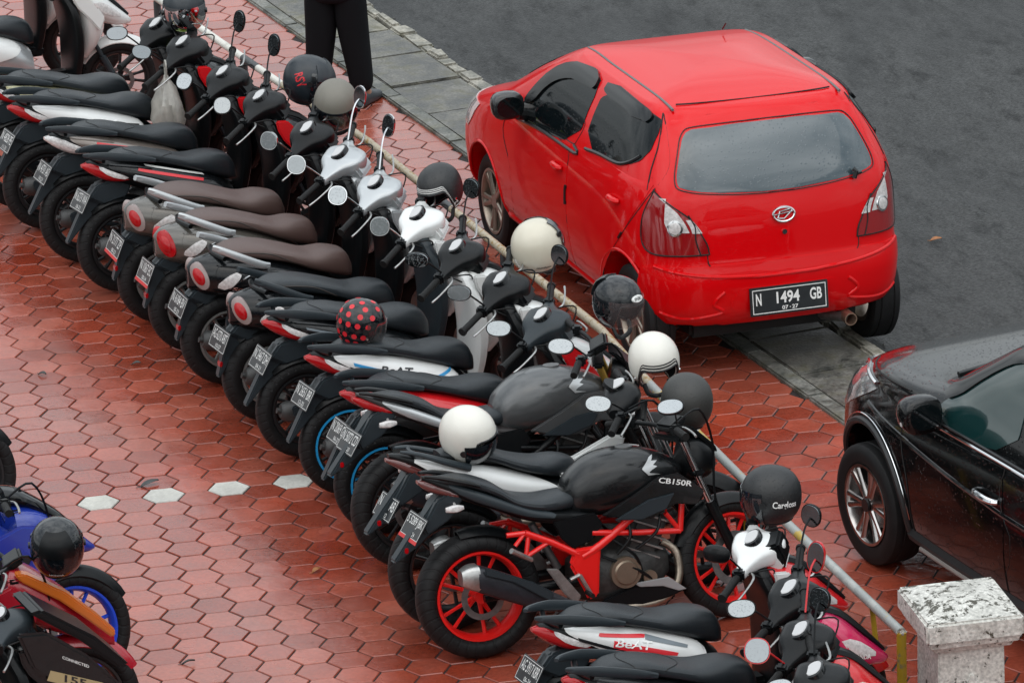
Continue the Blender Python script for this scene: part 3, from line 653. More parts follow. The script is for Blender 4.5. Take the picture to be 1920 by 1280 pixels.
        for s in (-1,1):
            tl = obj('tail_lamp', lambda: lampF(1.0,.0,s), redl() if bigred else mat('lamp bezel', (.26,.20,.19), .2, coat=.3), P, key='tl2%d'%s)
            obj('lens', lambda: lampF(.64,.012,s), redl(), tl, key='tl2b%d'%s)
            obj('indicator', lambda: panel(RB,[(-.085,.60),(-.02,.575),(.06,.655),(.045,.68),(-.01,.665)],s,.012,8,8,1,.02), clearl(), tl, key='ind2%d'%s)
    # side panels and decals
    if sp:
        poly = [(-.10,.775),(.02,.772),(.20,.742),(.38,.695),(.55,.630),(.60,.575),(.55,.53),(.40,.505),(.22,.585),(.03,.69)]
    else:
        poly = [(-.08,.715),(.05,.728),(.22,.705),(.40,.640),(.55,.56),(.50,.45),(.30,.46),(.05,.505),(-.06,.555)]
    for s in (-1,1):
        o = obj('side_panel', lambda s=s: panel(RB,poly,s,.006,20,22,1,.012), panelc, P, key=K+'sp%d'%s)
        if s < 0 and decal:
            for i,(dp,dm) in enumerate(decal): obj('stripe', panel(RB,dp,s,.0085,10,18,0,.003), dm, o)
        if s < 0 and word:
            ww, wx, wz, wl, wh, wr, wm = word
            ca, sa = math.cos(R_(wr)), math.sin(R_(wr))
            def wf(x, y):
                X = wx+x*wl*ca-y*wh*sa+y*wh*.25; Z = wz+x*wl*sa+y*wh*ca; return (X, -(RB.W(X,Z)+.0105), Z)
            obj('lettering', lettering(ww, wf, .02), wm, o, smooth=False)
        if not sp:
            obj('chrome_trim', lambda s=s: tube([(x, s*(RB.W(x,z)+.006), z) for x,z in ((-.01,.585),(.08,.645),(.20,.665),(.34,.635),(.46,.570),(.52,.50))], .005, 6, 5), chrome() , o, key='trim%d'%s)
    # grab rail
    for s in (-1,1):
        gv = (lambda: bladed([(.20,s*.150,.768),(.08,s*.152,.798),(-.06,s*.138,.825),(-.165,s*.10,.836),(-.20,s*.07,.838)], [.012,.021,.024,.016,.008], .011)) if sp else (lambda: bladed([(.215,s*.192,.695),(.17,s*.198,.708),(.05,s*.188,.765),(-.06,s*.152,.815),(-.085,s*.142,.825)], [.016,.020,.020,.018,.014], .013))
        obj('grab_rail', gv, grab, P, key=K+'grab%d'%s)
    obj('tail_bridge', lambda: tube([(-.10,-.125,.80),(-.13,0,.80),(-.10,.125,.80)] if sp else [(-.02,-.14,.75),(-.05,0,.755),(-.02,.14,.75)], .014, 8, 3), bk, P, key=K+'brg')
    # floor, leg shield, nose
    obj('floor_panel', lambda: join(box((.74,0,.285),(.44,.30,.06),.015), box((.74,0,.33),(.36,.13,.09),.02)), bk, P, key='floor')
    obj('leg_shield', lambda: vbody([(.30,.93,.03,.15),(.45,.955,.04,.19),(.60,.965,.045,.205),(.75,.945,.045,.20),(.84,.915,.045,.165),(.90,.90,.04,.12),(.925,.895,.02,.06)],20,4,3), shieldc, P, key='shield')
    fc = obj('front_cover', lambda: vbody([(.44,1.02,.035,.06),(.52,1.055,.06,.12),(.62,1.075,.085,.165),(.72,1.065,.09,.185),(.80,1.02,.085,.17),(.87,.975,.06,.13),(.915,.945,.03,.07)],20,4,2.4), frontc, P, key='front')
    for s in (-1,1):
        if sp: obj('headlight', lambda: panel(BEAK,[(1.05,.80),(1.14,.80),(1.26,.705),(1.28,.675),(1.20,.69),(1.08,.755)],s,.004,8,12,1,.01), clearl(), fc, key='hl%d'%s)
        else: obj('headlight', lambda: disc(.075,s*.01,s*.02,24,(1.09,0,.70)), clearl(), fc, key='hls%d'%s)
        obj('front_panel', lambda: bev(extr([(.93,.90),(1.0,.895),(1.08,.80),(1.14,.70),(1.10,.62),(1.04,.70),(.97,.78),(.94,.84)],s*.165,s*.192,0),.008), stripe or frontc, fc, key='fpan%d'%s)
    if sp:
        obj('beak', lambda: BEAK.vf, frontc, fc, key='beak')
        obj('beak_strip', lambda: tube([(1.0,0,.915),(1.12,0,.872),(1.24,0,.765),(1.34,0,.668)],[.03,.026,.02,.01],8,3,flat=1.4), bk, fc, key='bkstrip')
    if nose_word:
        obj('lettering', lettering(nose_word, lambda x,y: (lambda X,Z: (X,-(BEAK.W(X,Z)+.006),Z))(1.12+x*.11, .70-x*.025+y*.026), .03), letterw(), fc, smooth=False)
    obj('front_fender', lambda: fender(1.25,Rr-.005,Rr+.025,20,150,.06,drop=.045), frontc, P, key=K+'ff', mtx=S0)
    for s in (-1,1): obj('fork', lambda s=s: join(tube([(1.225,s*.068,.27),(1.145,s*.068,.44)], .022, 12), tube([(1.145,s*.068,.44),(1.06,s*.068,.62)], .014, 10)), greyp(), P, key='fork%d'%s, mtx=S0)
    # handlebar
    hc = obj('handlebar_cover', lambda: ybody([(-.235,.872,1.006,.020,.018),(-.18,.885,1.012,.032,.026),(-.12,.905,1.02,.058,.036),(-.085,.92,1.026,.095,.044),(-.05,.93,1.03,.118,.050),(0,.935,1.03,.125,.052),(.05,.93,1.03,.118,.050),(.085,.92,1.026,.095,.044),(.12,.905,1.02,.058,.036),(.18,.885,1.012,.032,.026),(.235,.872,1.006,.020,.018)],20,3,4.2), coverc, P, key='hc', mtx=S)
    obj('front_cowl', lambda: bev(extr([(.95,1.075),(1.03,1.05),(1.075,.985),(1.04,.93),(.97,.92),(.93,.98)],-.078,.078,0),.016), coverc, P, key='fcowl', mtx=S)
    obj('steering_cover', lambda: vbody([(.86,.935,.045,.06),(.93,.93,.055,.068),(.99,.93,.06,.07)],16,3,3.5), bk, P, key='scv', mtx=S)
    def meter(sc, o):
        n = 26; c = Vector((.90,0,1.083)); nv = Vector((-.42,0,.9)).normalized(); u = Vector((0,1,0)); v = nv.cross(u)
        return loft([[tuple(c+u*.068*k*sc*se(2*math.pi*i/n,2.4)[0]+v*.044*k*sc*se(2*math.pi*i/n,2.4)[1]+nv*(o+z)) for i in range(n)] for k,z in ((1.05,-.03),(1.0,.004),(.94,.007))])
    mt = obj('meter', lambda: meter(1.0,0), glossk(), hc, key='met')
    obj('dial', lambda: meter(.80,.0035), mat('meter glass', (.10,.11,.11), .08, coat=1, var=.6, vscale=60), hc, key='met2')
    if visor: obj('visor', lambda: extr([(.93,1.06),(1.03,1.10),(1.07,1.02),(1.06,.95),(.99,.97)],-.075,.075,.012), visor, P, key='visor', mtx=S)
    for s in (-1,1):
        obj('grip', lambda s=s: grip(s), rubber(), P, key='grip%d'%s, mtx=S)
        obj('switch_box', lambda s=s: box((.868,s*.222,1.012),(.058,.05,.055),.01), bk, P, key='sw%d'%s, mtx=S)
        obj('brake_lever', lambda s=s: lever(s), alum(), P, key='lev%d'%s, mtx=S)
    for i,(ca,cb,cc) in enumerate((((.90,-.19,1.0),(1.02,-.17,1.02),(1.0,-.06,.90)),((.90,.19,1.0),(1.03,.18,1.03),(1.0,.05,.90)),((.895,-.17,1.0),(.985,-.15,.95),(.985,-.04,.86)))):
        obj('cable', lambda: tube([ca,cb,cc], .0045, 6, 5), rubber(), P, key='cab%d'%i, mtx=S)
    def coil(): return tube([(.03+.10*t-.03*math.cos(0)+.026*math.cos(t*46), .13+.026*math.sin(t*46), .34+.24*t) for t in np.linspace(0,1,64)], .005, 5)
    obj('shock_spring', coil, mat('shock spring', (.10,.10,.10), .4, metal=.5), P, key='coil')
    if nearmir: mirror_part(P, -1, (.875,-.20,1.035), (.79,-.34,1.19), mir_dir_local(mir_dir, steer), mir_shape, S, mirror_shell)
    if farmir: mirror_part(P, 1, (.875,.20,1.035), (.88,.40,1.20), mir_dir_local((-.62,-.35,.2), steer), (mir_shape[0]*.8,mir_shape[1]*1.3), S, mirror_shell, dark=True)
    return P
def mir_dir_local(d, ang):
    """mirror aim given in the frame of the bike, turned back into the frame of the turned handlebar"""
    return tuple(Matrix.Rotation(R_(-ang),3,'Z') @ Vector(d))

# ================================================================== NAKED MOTORCYCLES
NSEAT = Body([(-.19,.925,.905,.03),(-.12,.925,.885,.07),(-.02,.915,.86,.10),(.10,.865,.80,.12),(.20,.795,.735,.135),(.32,.762,.695,.14),(.43,.765,.68,.125),(.51,.77,.68,.095),(.545,.745,.69,.06)], 20, 5, 2.7)
NTAIL = Body([(-.24,.945,.925,.015),(-.17,.925,.87,.05),(-.05,.885,.80,.09),(.10,.82,.73,.125),(.26,.745,.655,.145),(.42,.70,.62,.145),(.56,.68,.60,.12)], 20, 5, 2.7)
NTANK = Body([(.46,.775,.66,.06),(.50,.835,.63,.115),(.60,.905,.62,.155),(.72,.932,.63,.172),(.85,.925,.65,.165),(.96,.89,.69,.135),(1.04,.845,.74,.09),(1.08,.80,.76,.05)], 22, 5, 2.5)
SSEAT = Body([(-.02,.90,.87,.06),(.08,.905,.85,.10),(.22,.885,.825,.125),(.36,.83,.76,.14),(.48,.80,.715,.138),(.58,.80,.68,.115),(.66,.775,.66,.07),(.69,.72,.66,.035)], 20, 5, 2.7)
SREAR = Body([(-.27,.925,.905,.02),(-.18,.915,.85,.06),(-.05,.88,.77,.10),(.12,.84,.69,.135),(.30,.78,.61,.15),(.48,.72,.55,.15),(.64,.68,.50,.13)], 20, 5, 2.6)

def naked(label, loc, hd=7.3, lean=7., steer=0, tankc=None, framec=None, rimc=None, forkc=None, plate=('S 0000 AA','01-25'), tailc=None, shroudc=None, variant='naked', emblem=None, word=None, rimtape=None, near_mir=(-.45,-.62,.62), cowlc=None, far_mir=False, near=True, pstripe=False, fairing=None, fenderc=None,
          group='motorcycles parked in a row along the barrier', tailred=False, footc=None):
    P = thing('motorcycle', label, 'motorcycle', (loc[0],loc[1],0), (R_(-lean),0,R_(hd)), group)
    bk = blackp(); tankc = tankc or bk; framec = framec or bk; rimc = rimc or wheelk(); forkc = forkc or chrome(); tailc = tailc or bk; shroudc = shroudc or bk
    V_ = variant; S = steer_m((1.02,0,.95), 26, steer)
    bike_wheel(P, (0,0,.314), .314, .218, .145, rimc, 5, True, .11, stripe=rimtape)
    bike_wheel(P, (1.305,0,.298), .298, .218, .108, rimc, 5, True, .135, S, stripe=rimtape)
    # rear end
    if V_ == 'sonic':
        obj('seat', lambda: SSEAT.vf, vinyl(), P, key='sseat')
        obj('rear_body', lambda: SREAR.vf, bk, P, key='srear')
        for s in (-1,1):
            obj('side_panel', lambda s=s: panel(SREAR,[(-.20,.905),(-.02,.86),(.25,.80),(.50,.70),(.60,.62),(.45,.60),(.20,.68),(-.05,.80)],s,.006,18,22,1), tankc, P, key='ssp%d'%s)
            obj('tank_side', lambda s=s: extr([(.56,.72),(.72,.74),(.92,.82),(1.0,.80),(.95,.66),(.80,.58),(.62,.60)],s*.10,s*.13,.012), tankc, P, key='sts%d'%s)
        tl = obj('tail_lamp', lambda: Body([(-.285,.905,.885,.015),(-.20,.892,.825,.055),(-.08,.83,.755,.085),(0,.78,.74,.09)],16,4,2.6).vf, mat('smoked red lens', (.10,.022,.02), .15, coat=1), P, key='stl')
        obj('grab_rail', lambda: join(*[tube([(.10,s*.135,.825),(-.02,s*.125,.872),(-.14,s*.085,.918),(-.22,s*.05,.935)], [.02,.018,.013,.007], 10, 3, flat=1.6) for s in (-1,1)]+[tube([(-.14,-.085,.918),(-.16,0,.92),(-.14,.085,.918)],.011,8,3)]), greyp(), P, key='sgrab')
    else:
        obj('seat', lambda: NSEAT.vf, vinyl(), P, key='nseat')
        obj('rear_body', lambda: NTAIL.vf, tailc, P, key='ntail')
        for s in (-1,1):
            obj('side_panel', lambda s=s: panel(NTAIL,[(-.16,.915),(.0,.855),(.24,.735),(.40,.69),(.36,.665),(.18,.715),(-.05,.82)],s,.005,16,20,1), silver() if tailred else greyp(), P, key='nsp%d'%s)
            obj('grab_handle', lambda s=s: tube([(.02,s*.105,.875),(-.06,s*.098,.905),(-.16,s*.075,.935),(-.235,s*.045,.948)], [.008,.013,.012,.007], 8, 3, flat=1.5), bk, P, key='ngr%d'%s)
            obj('frame_cover', lambda s=s: extr([(.36,.655),(.58,.665),(.62,.60),(.56,.53),(.46,.50),(.40,.56)],s*.13,s*.145,.006), bk, P, key='nfc%d'%s)
        tl = obj('tail_lamp', lambda: Body([(-.262,.925,.905,.02),(-.21,.915,.86,.045),(-.12,.875,.825,.07),(-.06,.85,.815,.075)],16,4,2.6).vf, redl() if tailred else mat('smoked red lens', (.10,.022,.02), .15, coat=1), P, key='ntl')
        tk = obj('tank', lambda: NTANK.vf, tankc, P, key='ntank')
        obj('filler_cap', lambda: xf(disc(.042,0,.008,24), Matrix.Translation((.80,0,.928)) @ Matrix.Rotation(R_(90),4,'X') @ Matrix.Rotation(R_(0),4,'Z')), steel(), tk, key='cap')
        if emblem:
            wing = [(0,.012),(.05,.055),(.075,.06),(.05,.035),(.085,.035),(.055,.018),(.085,.012),(.05,.0),(.03,-.012),(.06,-.02),(.09,-.03),(.03,-.025)]
            obj('emblem', lambda: skin(lambda x,z: ((x,-NTANK.W(x,z)-.001,z),(0,-1,.2)), scan([(.83+a*1.1,.835+b*1.0) for a,b in wing],18),6,.004,.004), emblem, tk, key='wing', smooth=False)
        for s in (-1,1):
            sh = obj('shroud', lambda s=s: bev(extr([(.60,.655),(.78,.735),(.90,.80),(1.01,.805),(1.14,.70),(1.10,.635),(.98,.655),(.86,.60),(.72,.62)],s*.168,s*.188,0),.007), shroudc, P, key='nsh%d'%s)
            obj('air_duct', lambda s=s: bev(extr([(.66,.625),(.84,.70),(.98,.715),(.93,.64),(.80,.605)],s*.188,s*.200,0),.005), greyp(), sh, key='nad%d'%s)
            if s < 0 and word: obj('lettering', lettering(word, lambda x,y: (.90+x*.17+y*.008, -.1905, .775-x*.045+y*.026), .02), letterw(), sh, smooth=False)
    # frame
    fm = lambda *a: tube([(x,-.13,z) for x,z in a], .017, 10)
    if V_ == 'naked' or V_ == 'sport':
        for s in (-1,1):
            f = (lambda vf: vf) if s < 0 else mir
            obj('frame', lambda s=s: (lambda J: J if s < 0 else mir(J))(join(
                tube([(.99,-.10,.78),(.80,-.13,.63),(.60,-.14,.50),(.50,-.14,.455)], .02, 12, 3),
                extr([(.46,.50),(.60,.50),(.585,.40),(.57,.25),(.515,.235),(.49,.30),(.43,.425)],-.155,-.125,.012),
                tube([(.48,-.14,.47),(.35,-.135,.55),(.22,-.13,.615)], .0175, 10), tube([(.22,-.13,.615),(.13,-.12,.615)], .014, 10), tube([(.22,-.13,.615),(.165,-.135,.56)], .011, 8), tube([(.24,-.13,.61),(.215,-.14,.50)], .012, 8), tube([(.33,-.135,.55),(.215,-.14,.50)], .012, 8),
                tube([(.56,-.135,.565),(.80,-.14,.53),(1.02,-.12,.50)], .015, 10), tube([(1.02,-.12,.50),(1.045,-.11,.66)], .015, 10), tube([(1.02,-.12,.50),(.95,-.12,.60)], .012, 10))), framec, P, key='nfr%d'%s)
    # engine
    en = obj('engine', lambda: join(Body([(.48,.42,.22,.08),(.60,.46,.19,.125),(.75,.46,.18,.135),(.88,.43,.21,.11),(.97,.40,.27,.06)],16,4,3).vf, xf(box((0,0,0),(.17,.17,.26),.02), Matrix.Translation((.86,0,.50)) @ Matrix.Rotation(R_(25),4,'Y'))), mat('engine castings', (.045,.045,.044), .5, metal=.4, var=.4, vscale=30, bump=.5, bscale=60), P, key='neng')
    obj('clutch_cover', lambda: join(disc(.078,-.13,-.160,28,(.715,0,.345)), disc(.062,-.16,-.170,28,(.715,0,.345),.055), disc(.035,-.130,-.152,20,(.84,0,.30))), mat('bronze engine cover', (.30,.24,.18), .38, metal=.8, var=.2), en, key='clutch')
    for k in range(5): obj('cooling_fin', lambda: xf(box((0,0,0),(.20,.20,.008),.002), Matrix.Translation((.86+.018*(k-2),0,.50+.042*(k-2))) @ Matrix.Rotation(R_(25),4,'Y')), alum(), en, key='fin%d'%k)
    for i,(p,q) in enumerate((((.66,.52),(.80,.34)),((.92,.60),(.78,.45)),((.60,.44),(.86,.28)),((.75,.60),(.68,.44)))):
        obj('hose', lambda: tube([(p[0],-.13,p[1]),((p[0]+q[0])/2+.03,-.165,(p[1]+q[1])/2),(q[0],-.14,q[1])],.008,7,4), bk, en, key='hose%d'%i)
    obj('exhaust_pipe', lambda: tube([(.95,-.04,.44),(1.01,-.07,.38),(1.0,-.10,.25),(.90,-.12,.17),(.70,-.14,.165),(.50,-.15,.19),(.36,-.17,.24)], [.021,.021,.021,.021,.022,.024,.03], 12, 4), mat('heat tinted steel', (.30,.25,.20), .35, metal=.9, var=.3, vscale=12), P, key='nex')
    mu = obj('muffler', lambda: Body([(.40,.27,.235,.022),(.33,.315,.225,.045),(.22,.385,.255,.06),(.08,.455,.315,.066),(-.03,.505,.365,.066),(-.07,.515,.385,.062)],16,4,3.2).vf, mat('satin dark muffler', (.022,.024,.03), .36, metal=.3, var=.3, vscale=25, drops=.4), P, key='nmu', loc=(0,-.20,0))
    obj('end_cap', lambda: join(Body([(-.06,.52,.385,.062),(-.10,.52,.40,.058),(-.145,.50,.425,.04)],14,3,4).vf, ), alum(), mu, key='nmc')
    obj('heat_shield', lambda: extr([(.30,.335),(.20,.405),(.0,.50),(-.04,.515),(-.04,.475),(.10,.42),(.28,.295)],-.078,-.062,.005), greyp(), mu, key='nhs')
    obj('belly_cowl', lambda: join(*[extr([(.58,.225),(.74,.27),(.94,.275),(1.02,.21),(.94,.185),(.74,.155),(.60,.17)],s*.125,s*.15,.01) for s in (-1,1)]+[box((.80,0,.18),(.34,.26,.03),.01)]), bk, P, key='nbelly')
    for s in (-1,1):
        obj('belly_trim', lambda s=s: extr([(.75,.285),(.93,.29),(1.02,.215),(.98,.212),(.90,.248),(.78,.262)],s*.151,s*.158,.003), greyp() if not footc else footc, P, key='nbt%d'%s)
        obj('foot_bracket', lambda s=s: join(extr([(.30,.435),(.36,.425),(.47,.27),(.44,.23),(.38,.30)],s*.165,s*.178,.005), tube([(.47,s*.17,.375),(.42,s*.172,.36)],.010,8), tube([(.47,s*.172,.375),(.525,s*.172,.262)],.011,8)), alum(), P, key='nfb%d'%s)
        obj('foot_peg', lambda s=s: tube([(.50,s*.17,.285),(.50,s*.26,.285)],.012,8), rubber(), P, key='nfp%d'%s)
        obj('pillion_peg', lambda s=s: tube([(.235,s*.155,.485),(.12,s*.21,.56)],.014,8), alum(), P, key='npp%d'%s)
        obj('swing_arm', lambda s=s: tube([(.50,s*.11,.33),(.25,s*.10,.325),(0,s*.095,.314)],[.03,.026,.02],10,2,), bk, P, key='nsa%d'%s)
        obj('fork', lambda s=s: tube([(1.055,s*.098,.93),(1.175,s*.098,.60)], .019, 12), forkc, P, key='nfo%d'%s, mtx=S)
        obj('fork_leg', lambda s=s: join(tube([(1.172,s*.098,.61),(1.305,s*.098,.275)], [.026,.027], 12), disc(.02,s*.075,s*.12,12,(1.305,0,.298))), bk, P, key='nfl%d'%s, mtx=S)
    for i,(cx,cz) in enumerate(((1.05,.94),(1.12,.76))): obj('triple_clamp', lambda: box((cx,0,cz),(.06,.26,.03),.01), bk, P, key='ntc%d'%i, mtx=S)
    obj('shock', lambda: join(tube([(.30,0,.62),(.42,0,.38)],.02,10), *[lathe([(.034,i*.018),(.034,i*.018+.008),(.024,i*.018+.004)],16,(0,0,0)) for i in ()]), steel(), P, key='nshock')
    obj('kickstand', lambda: tube([(.55,.12,.24),(.50,.2,.12),(.46,.30,.035)], .012, 8), steel(), P, key='nks')
    obj('rear_hugger', lambda: fender(0,.314,.345,40,105,.075), bk, P, key='nhug')
    obj('mudguard', lambda: join(extr([(-.10,.88),(-.02,.84),(-.10,.74),(-.20,.68),(-.30,.60),(-.415,.535),(-.42,.55),(-.33,.66),(-.26,.74),(-.18,.83)],-.035,.035,.008), extr([(-.12,.86),(-.04,.83),(-.13,.72),(-.25,.66),(-.27,.70),(-.19,.82)],-.065,.065,.01)), greyp(), P, key='nfin')
    plate_part(P, (-.295,0,.70) if V_ != 'sonic' else (-.30,0,.66), 33, plate[0], plate[1], stripe=pstripe)
    obj('reflector', lambda: box((-.352,-.02,.595),(.02,.04,.028),.004), redl(), P, key='nrefl')
    for s in (-1,1): obj('rear_indicator', lambda s=s: join(tube([(-.10,s*.05,.80),(-.12,s*.13,.795)],.007,6), xf(Body([(-.05,.012,-.012,.008),(0,.02,-.02,.02),(.04,.01,-.01,.01)],10,3).vf, Matrix.Translation((-.125,s*.15,.795)))), clearl(), P, key='nri%d'%s)
    obj('front_fender', lambda: fender(1.305,.298,.325,25,160,.062,drop=.05), fenderc or bk, P, key='nff', mtx=S)
    # headlight and bars
    if V_ == 'naked':
        obj('headlight', lambda: xf(Body([(0,.10,-.10,.08),(.05,.11,-.11,.10),(.12,.08,-.09,.09),(.16,.03,-.06,.06)],18,4,2.6).vf, Matrix.Translation((1.10,0,.83)) @ Matrix.Rotation(R_(14),4,'Y')), cowlc or bk, P, key='nhl', mtx=S)
        obj('fly_screen', lambda: extr([(1.10,.99),(1.14,.985),(1.26,.87),(1.27,.83),(1.20,.90)],-.07,.07,.008), bk, P, key='nfs', mtx=S)
    if fairing: fairing(P, S)
    obj('meter', lambda: xf(box((0,0,0),(.10,.16,.04),.012), Matrix.Translation((1.06,0,1.01)) @ Matrix.Rotation(R_(-30),4,'Y')) if V_ != 'sonic' else join(ybody([(-.16,.93,1.0,.03,.025),(-.10,.95,1.02,.075,.05),(0,.96,1.03,.095,.062),(.10,.95,1.02,.075,.05),(.16,.93,1.0,.03,.025)],18,5), xf(disc(.062,0,.02,28), Matrix.Translation((.93,0,1.09)) @ Matrix.Rotation(R_(24),4,'Y') @ Matrix.Rotation(R_(90),4,'X') @ Matrix.Translation((0,-.02,0)))), bk, P, key='nmt'+V_, mtx=S)
    if V_ == 'sonic':
        obj('dial', lambda: xf(disc(.05,0,.006,28), Matrix.Translation((.93,0,1.092)) @ Matrix.Rotation(R_(-24),4,'Y') @ Matrix.Rotation(R_(90),4,'X')), mat('meter glass'), P, key='sdial', mtx=S)
    obj('handlebar', lambda: tube([(.92,-.37,.995),(.95,-.24,1.01),(1.02,-.10,1.0),(1.04,0,.975),(1.02,.10,1.0),(.95,.24,1.01),(.92,.37,.995)], .012, 10, 4), bk, P, key='nbar', mtx=S)
    for s in (-1,1):
        obj('grip', lambda s=s: tube([(.948,s*.245,1.01),(.918,s*.375,.994)], .019, 12), rubber(), P, key='ngrip%d'%s, mtx=S)
        obj('switch_box', lambda s=s: box((.96,s*.215,1.01),(.05,.055,.05),.01), bk, P, key='nsw%d'%s, mtx=S)
        obj('lever', lambda s=s: tube([(1.0,s*.18,1.01),(1.01,s*.22,1.01),(.985,s*.33,1.0),(.965,s*.39,.99)], .006, 6, 3), alum(), P, key='nlv%d'%s, mtx=S)
    obj('brake_hose', lambda: tube([(1.0,-.16,1.03),(1.12,-.18,1.08),(1.20,-.14,.90),(1.20,-.11,.62),(1.27,-.12,.40)], .006, 6, 4), bk, P, key='nbh', mtx=S)
    if near: mirror_part(P, -1, (.985,-.19,1.03), (.86,-.36,1.15), mir_dir_local(near_mir,steer), (.068,.042), S)
    if far_mir: mirror_part(P, 1, (.985,.19,1.03), (.95,.36,1.16), mir_dir_local((-.6,-.35,.2),steer), (.055,.05), S, dark=True)
    return P

# ================================================================== THE ROW OF MOTORCYCLES (near to far)
red_paint = mat('red paint', (.55,.008,.012), .25, coat=.6, drops=.3)
redf = mat('red frame paint', (.72,.012,.010), .28, coat=.4)
redw = mat('red wheel paint', (.72,.010,.008), .32, coat=.2)
grey_tank = mat('grey metallic paint', (.075,.078,.08), .28, metal=.4, coat=.5, drops=.4)
brown_seat = mat('brown vinyl seat', (.085,.052,.045), .48, bump=.2, bscale=300, drops=.25)
taupe = mat('taupe scooter paint', (.085,.078,.068), .2, metal=.25, coat=.7, drops=.3)
magenta = mat('magenta paint', (.50,.006,.075), .22, coat=.7, drops=.3)
blue_tape = mat('blue tape', (.02,.30,.62), .35)
navy_blue = mat('racing blue paint', (.012,.035,.30), .22, coat=.6, drops=.3)
black_paint = mat('satin black paint', (.0055,.0063,.007), .26, spec=.3, coat=.3, drops=.5)
ringrim = mat('silver wheel paint', (.30,.30,.29), .35, metal=.5)
decal_red = mat('red decal', (.60,.02,.03), .3); decal_blue = mat('blue decal', (.02,.24,.50), .3); decal_grey = mat('grey decal', (.16,.19,.21), .3); decal_pink = mat('pink decal', (.50,.05,.16), .3)
decal_black = mat('black decal', (.012,.013,.015), .3); decal_white = mat('white decal', (.62,.62,.60), .3); decal_lime = mat('lime decal', (.22,.30,.03), .3)
def band(x0,z0,x1,z1,w0,w1): return [(x0,z0),(x1,z1),(x1-.01,z1-w1),(x0-.01,z0-w0)]

naked('black motorcycle with red trellis frame and red wheels, matt black tank', (.456,-2.654), tankc=black_paint, framec=redf, rimc=redw, plate=('S 5289 JBK','08-24'), emblem=mat('silver emblem',(.55,.56,.56),.3,metal=.6), word='CB150R', pstripe=True, steer=12, shroudc=black_paint, footc=silver())
naked('motorcycle with white side panels and round meter behind the red-framed one', (.40,-2.25), variant='sonic', tankc=whitep(), plate=('N 3184 AB','05-22'), steer=-25)
naked('grey motorcycle with charcoal tank and golden fork', (.375,-1.40), tankc=grey_tank, tailc=mat('brown black plastic', (.022,.018,.018), .35), plate=('N 5072 CD','11-20'), emblem=mat('silver emblem'), steer=-20, tailred=True, forkc=mat('gold fork', (.45,.28,.06), .3, metal=.8), shroudc=grey_tank)
sc = scooter
sc('black scooter with red trim under the seat, next to the grey motorcycle', (.335,-.88), panelc=red_paint, plate=('N 2069 GH','06-27'), frontc=whitep(), stripe=red_paint, coverc=greyp(), rimtape=blue_tape)
sc('white and blue scooter with blue pinstriped wheels, polka-dot helmet on its seat', (.26,-.276), farmir=False, panelc=whitep(), plate=('N 2651 BR','12-25'), rimtape=blue_tape, frontc=whitep(), stripe=whitep(),
   decal=[(band(.02,.735,.40,.60,.012,.028),decal_blue),(band(.40,.60,.56,.625,.022,.012),decal_blue),(band(.0,.715,.30,.59,.006,.010),decal_black)], word=('BeAT',.15,.668,.17,.036,-12,letterk()))
sc('plain black scooter with white leg shield between two-tone scooters', (.14,.35), panelc=glossk(), plate=('N 2467 DH','04-21'), shieldc=whitep(), frontc=whitep(), decal=[(band(.0,.74,.40,.63,.008,.01),decal_grey)])
SK = dict(kind='scoopy', lean=3, mir_shape=(.052,.052), rimc=ringrim, tailred=True, reflector=True, mirror_shell=chrome())
sc('black retro scooter with charcoal seat and round tail lamp', (.052,.957), farmir=False, panelc=glossk(), lowc=glossk(), grab=greyp(), plate=('AG 6270 ABT','10-27'), coverc=whitep(), frontc=whitep(), shieldc=greyp(), word=('Scoopy',.0,.565,.17,.03,-3,chrome()), **SK)
sc('black retro scooter with brown seat and silver grab rail', (-.07,1.62), panelc=glossk(), lowc=glossk(), seat=brown_seat, grab=silver(), plate=('N 6184 BV','05-23'), coverc=silver(), frontc=silver(), word=('Scoopy',.0,.565,.17,.03,-3,chrome()), **SK)
sc('taupe retro scooter with brown seat and large plain red tail lamp', (-.154,2.20), panelc=taupe, lowc=taupe, seat=brown_seat, grab=silver(), plate=('N 1067 EC','08-24'), pstripe=True, coverc=silver(), frontc=silver(), bigred=True, word=('SCOOPY',.0,.565,.17,.022,-3,chrome()), **SK)
sc('taupe retro scooter with brown seat, farthest of the retro scooters', (-.249,2.745), farmir=False, panelc=taupe, lowc=taupe, seat=brown_seat, grab=silver(), plate=('N 2177 ZP','08-23'), pstripe=True, frontc=glossk(), stripe=red_paint, word=('Scoopy',.0,.565,.17,.03,-3,chrome()), **SK)
sc('black scooter with orange-red stripe, next to the taupe retro scooters', (-.38,3.356), panelc=glossk(), plate=('N 6273 WA','06-21'), frontc=glossk(), stripe=red_paint, mir_shape=(.052,.052), decal=[(band(.10,.735,.48,.625,.014,.012),decal_red),(band(.14,.75,.50,.645,.006,.006),decal_white)])
sc('black scooter with red and silver side stripes', (-.516,3.956), panelc=mat('bronze silver paint',(.20,.17,.15),.25,metal=.4,coat=.5), plate=('N 4731 AS','10-21'), tailred=False, frontc=glossk(), stripe=red_paint, mir_shape=(.052,.052), decal=[(band(.08,.735,.46,.64,.02,.02),decal_red),(band(.02,.70,.40,.60,.02,.02),decal_black)], word=('Supra',.18,.645,.15,.025,-14,letterw()))
sc('white scooter with bold white lettering behind the red-striped one', (-.641,4.645), farmir=False, panelc=whitep(), plate=('N 4828 PE','11-23'), frontc=glossk(), stripe=red_paint, decal=[(band(.16,.69,.56,.595,.05,.04),decal_black)], word=('UM',.25,.64,.16,.035,-12,letterw()))
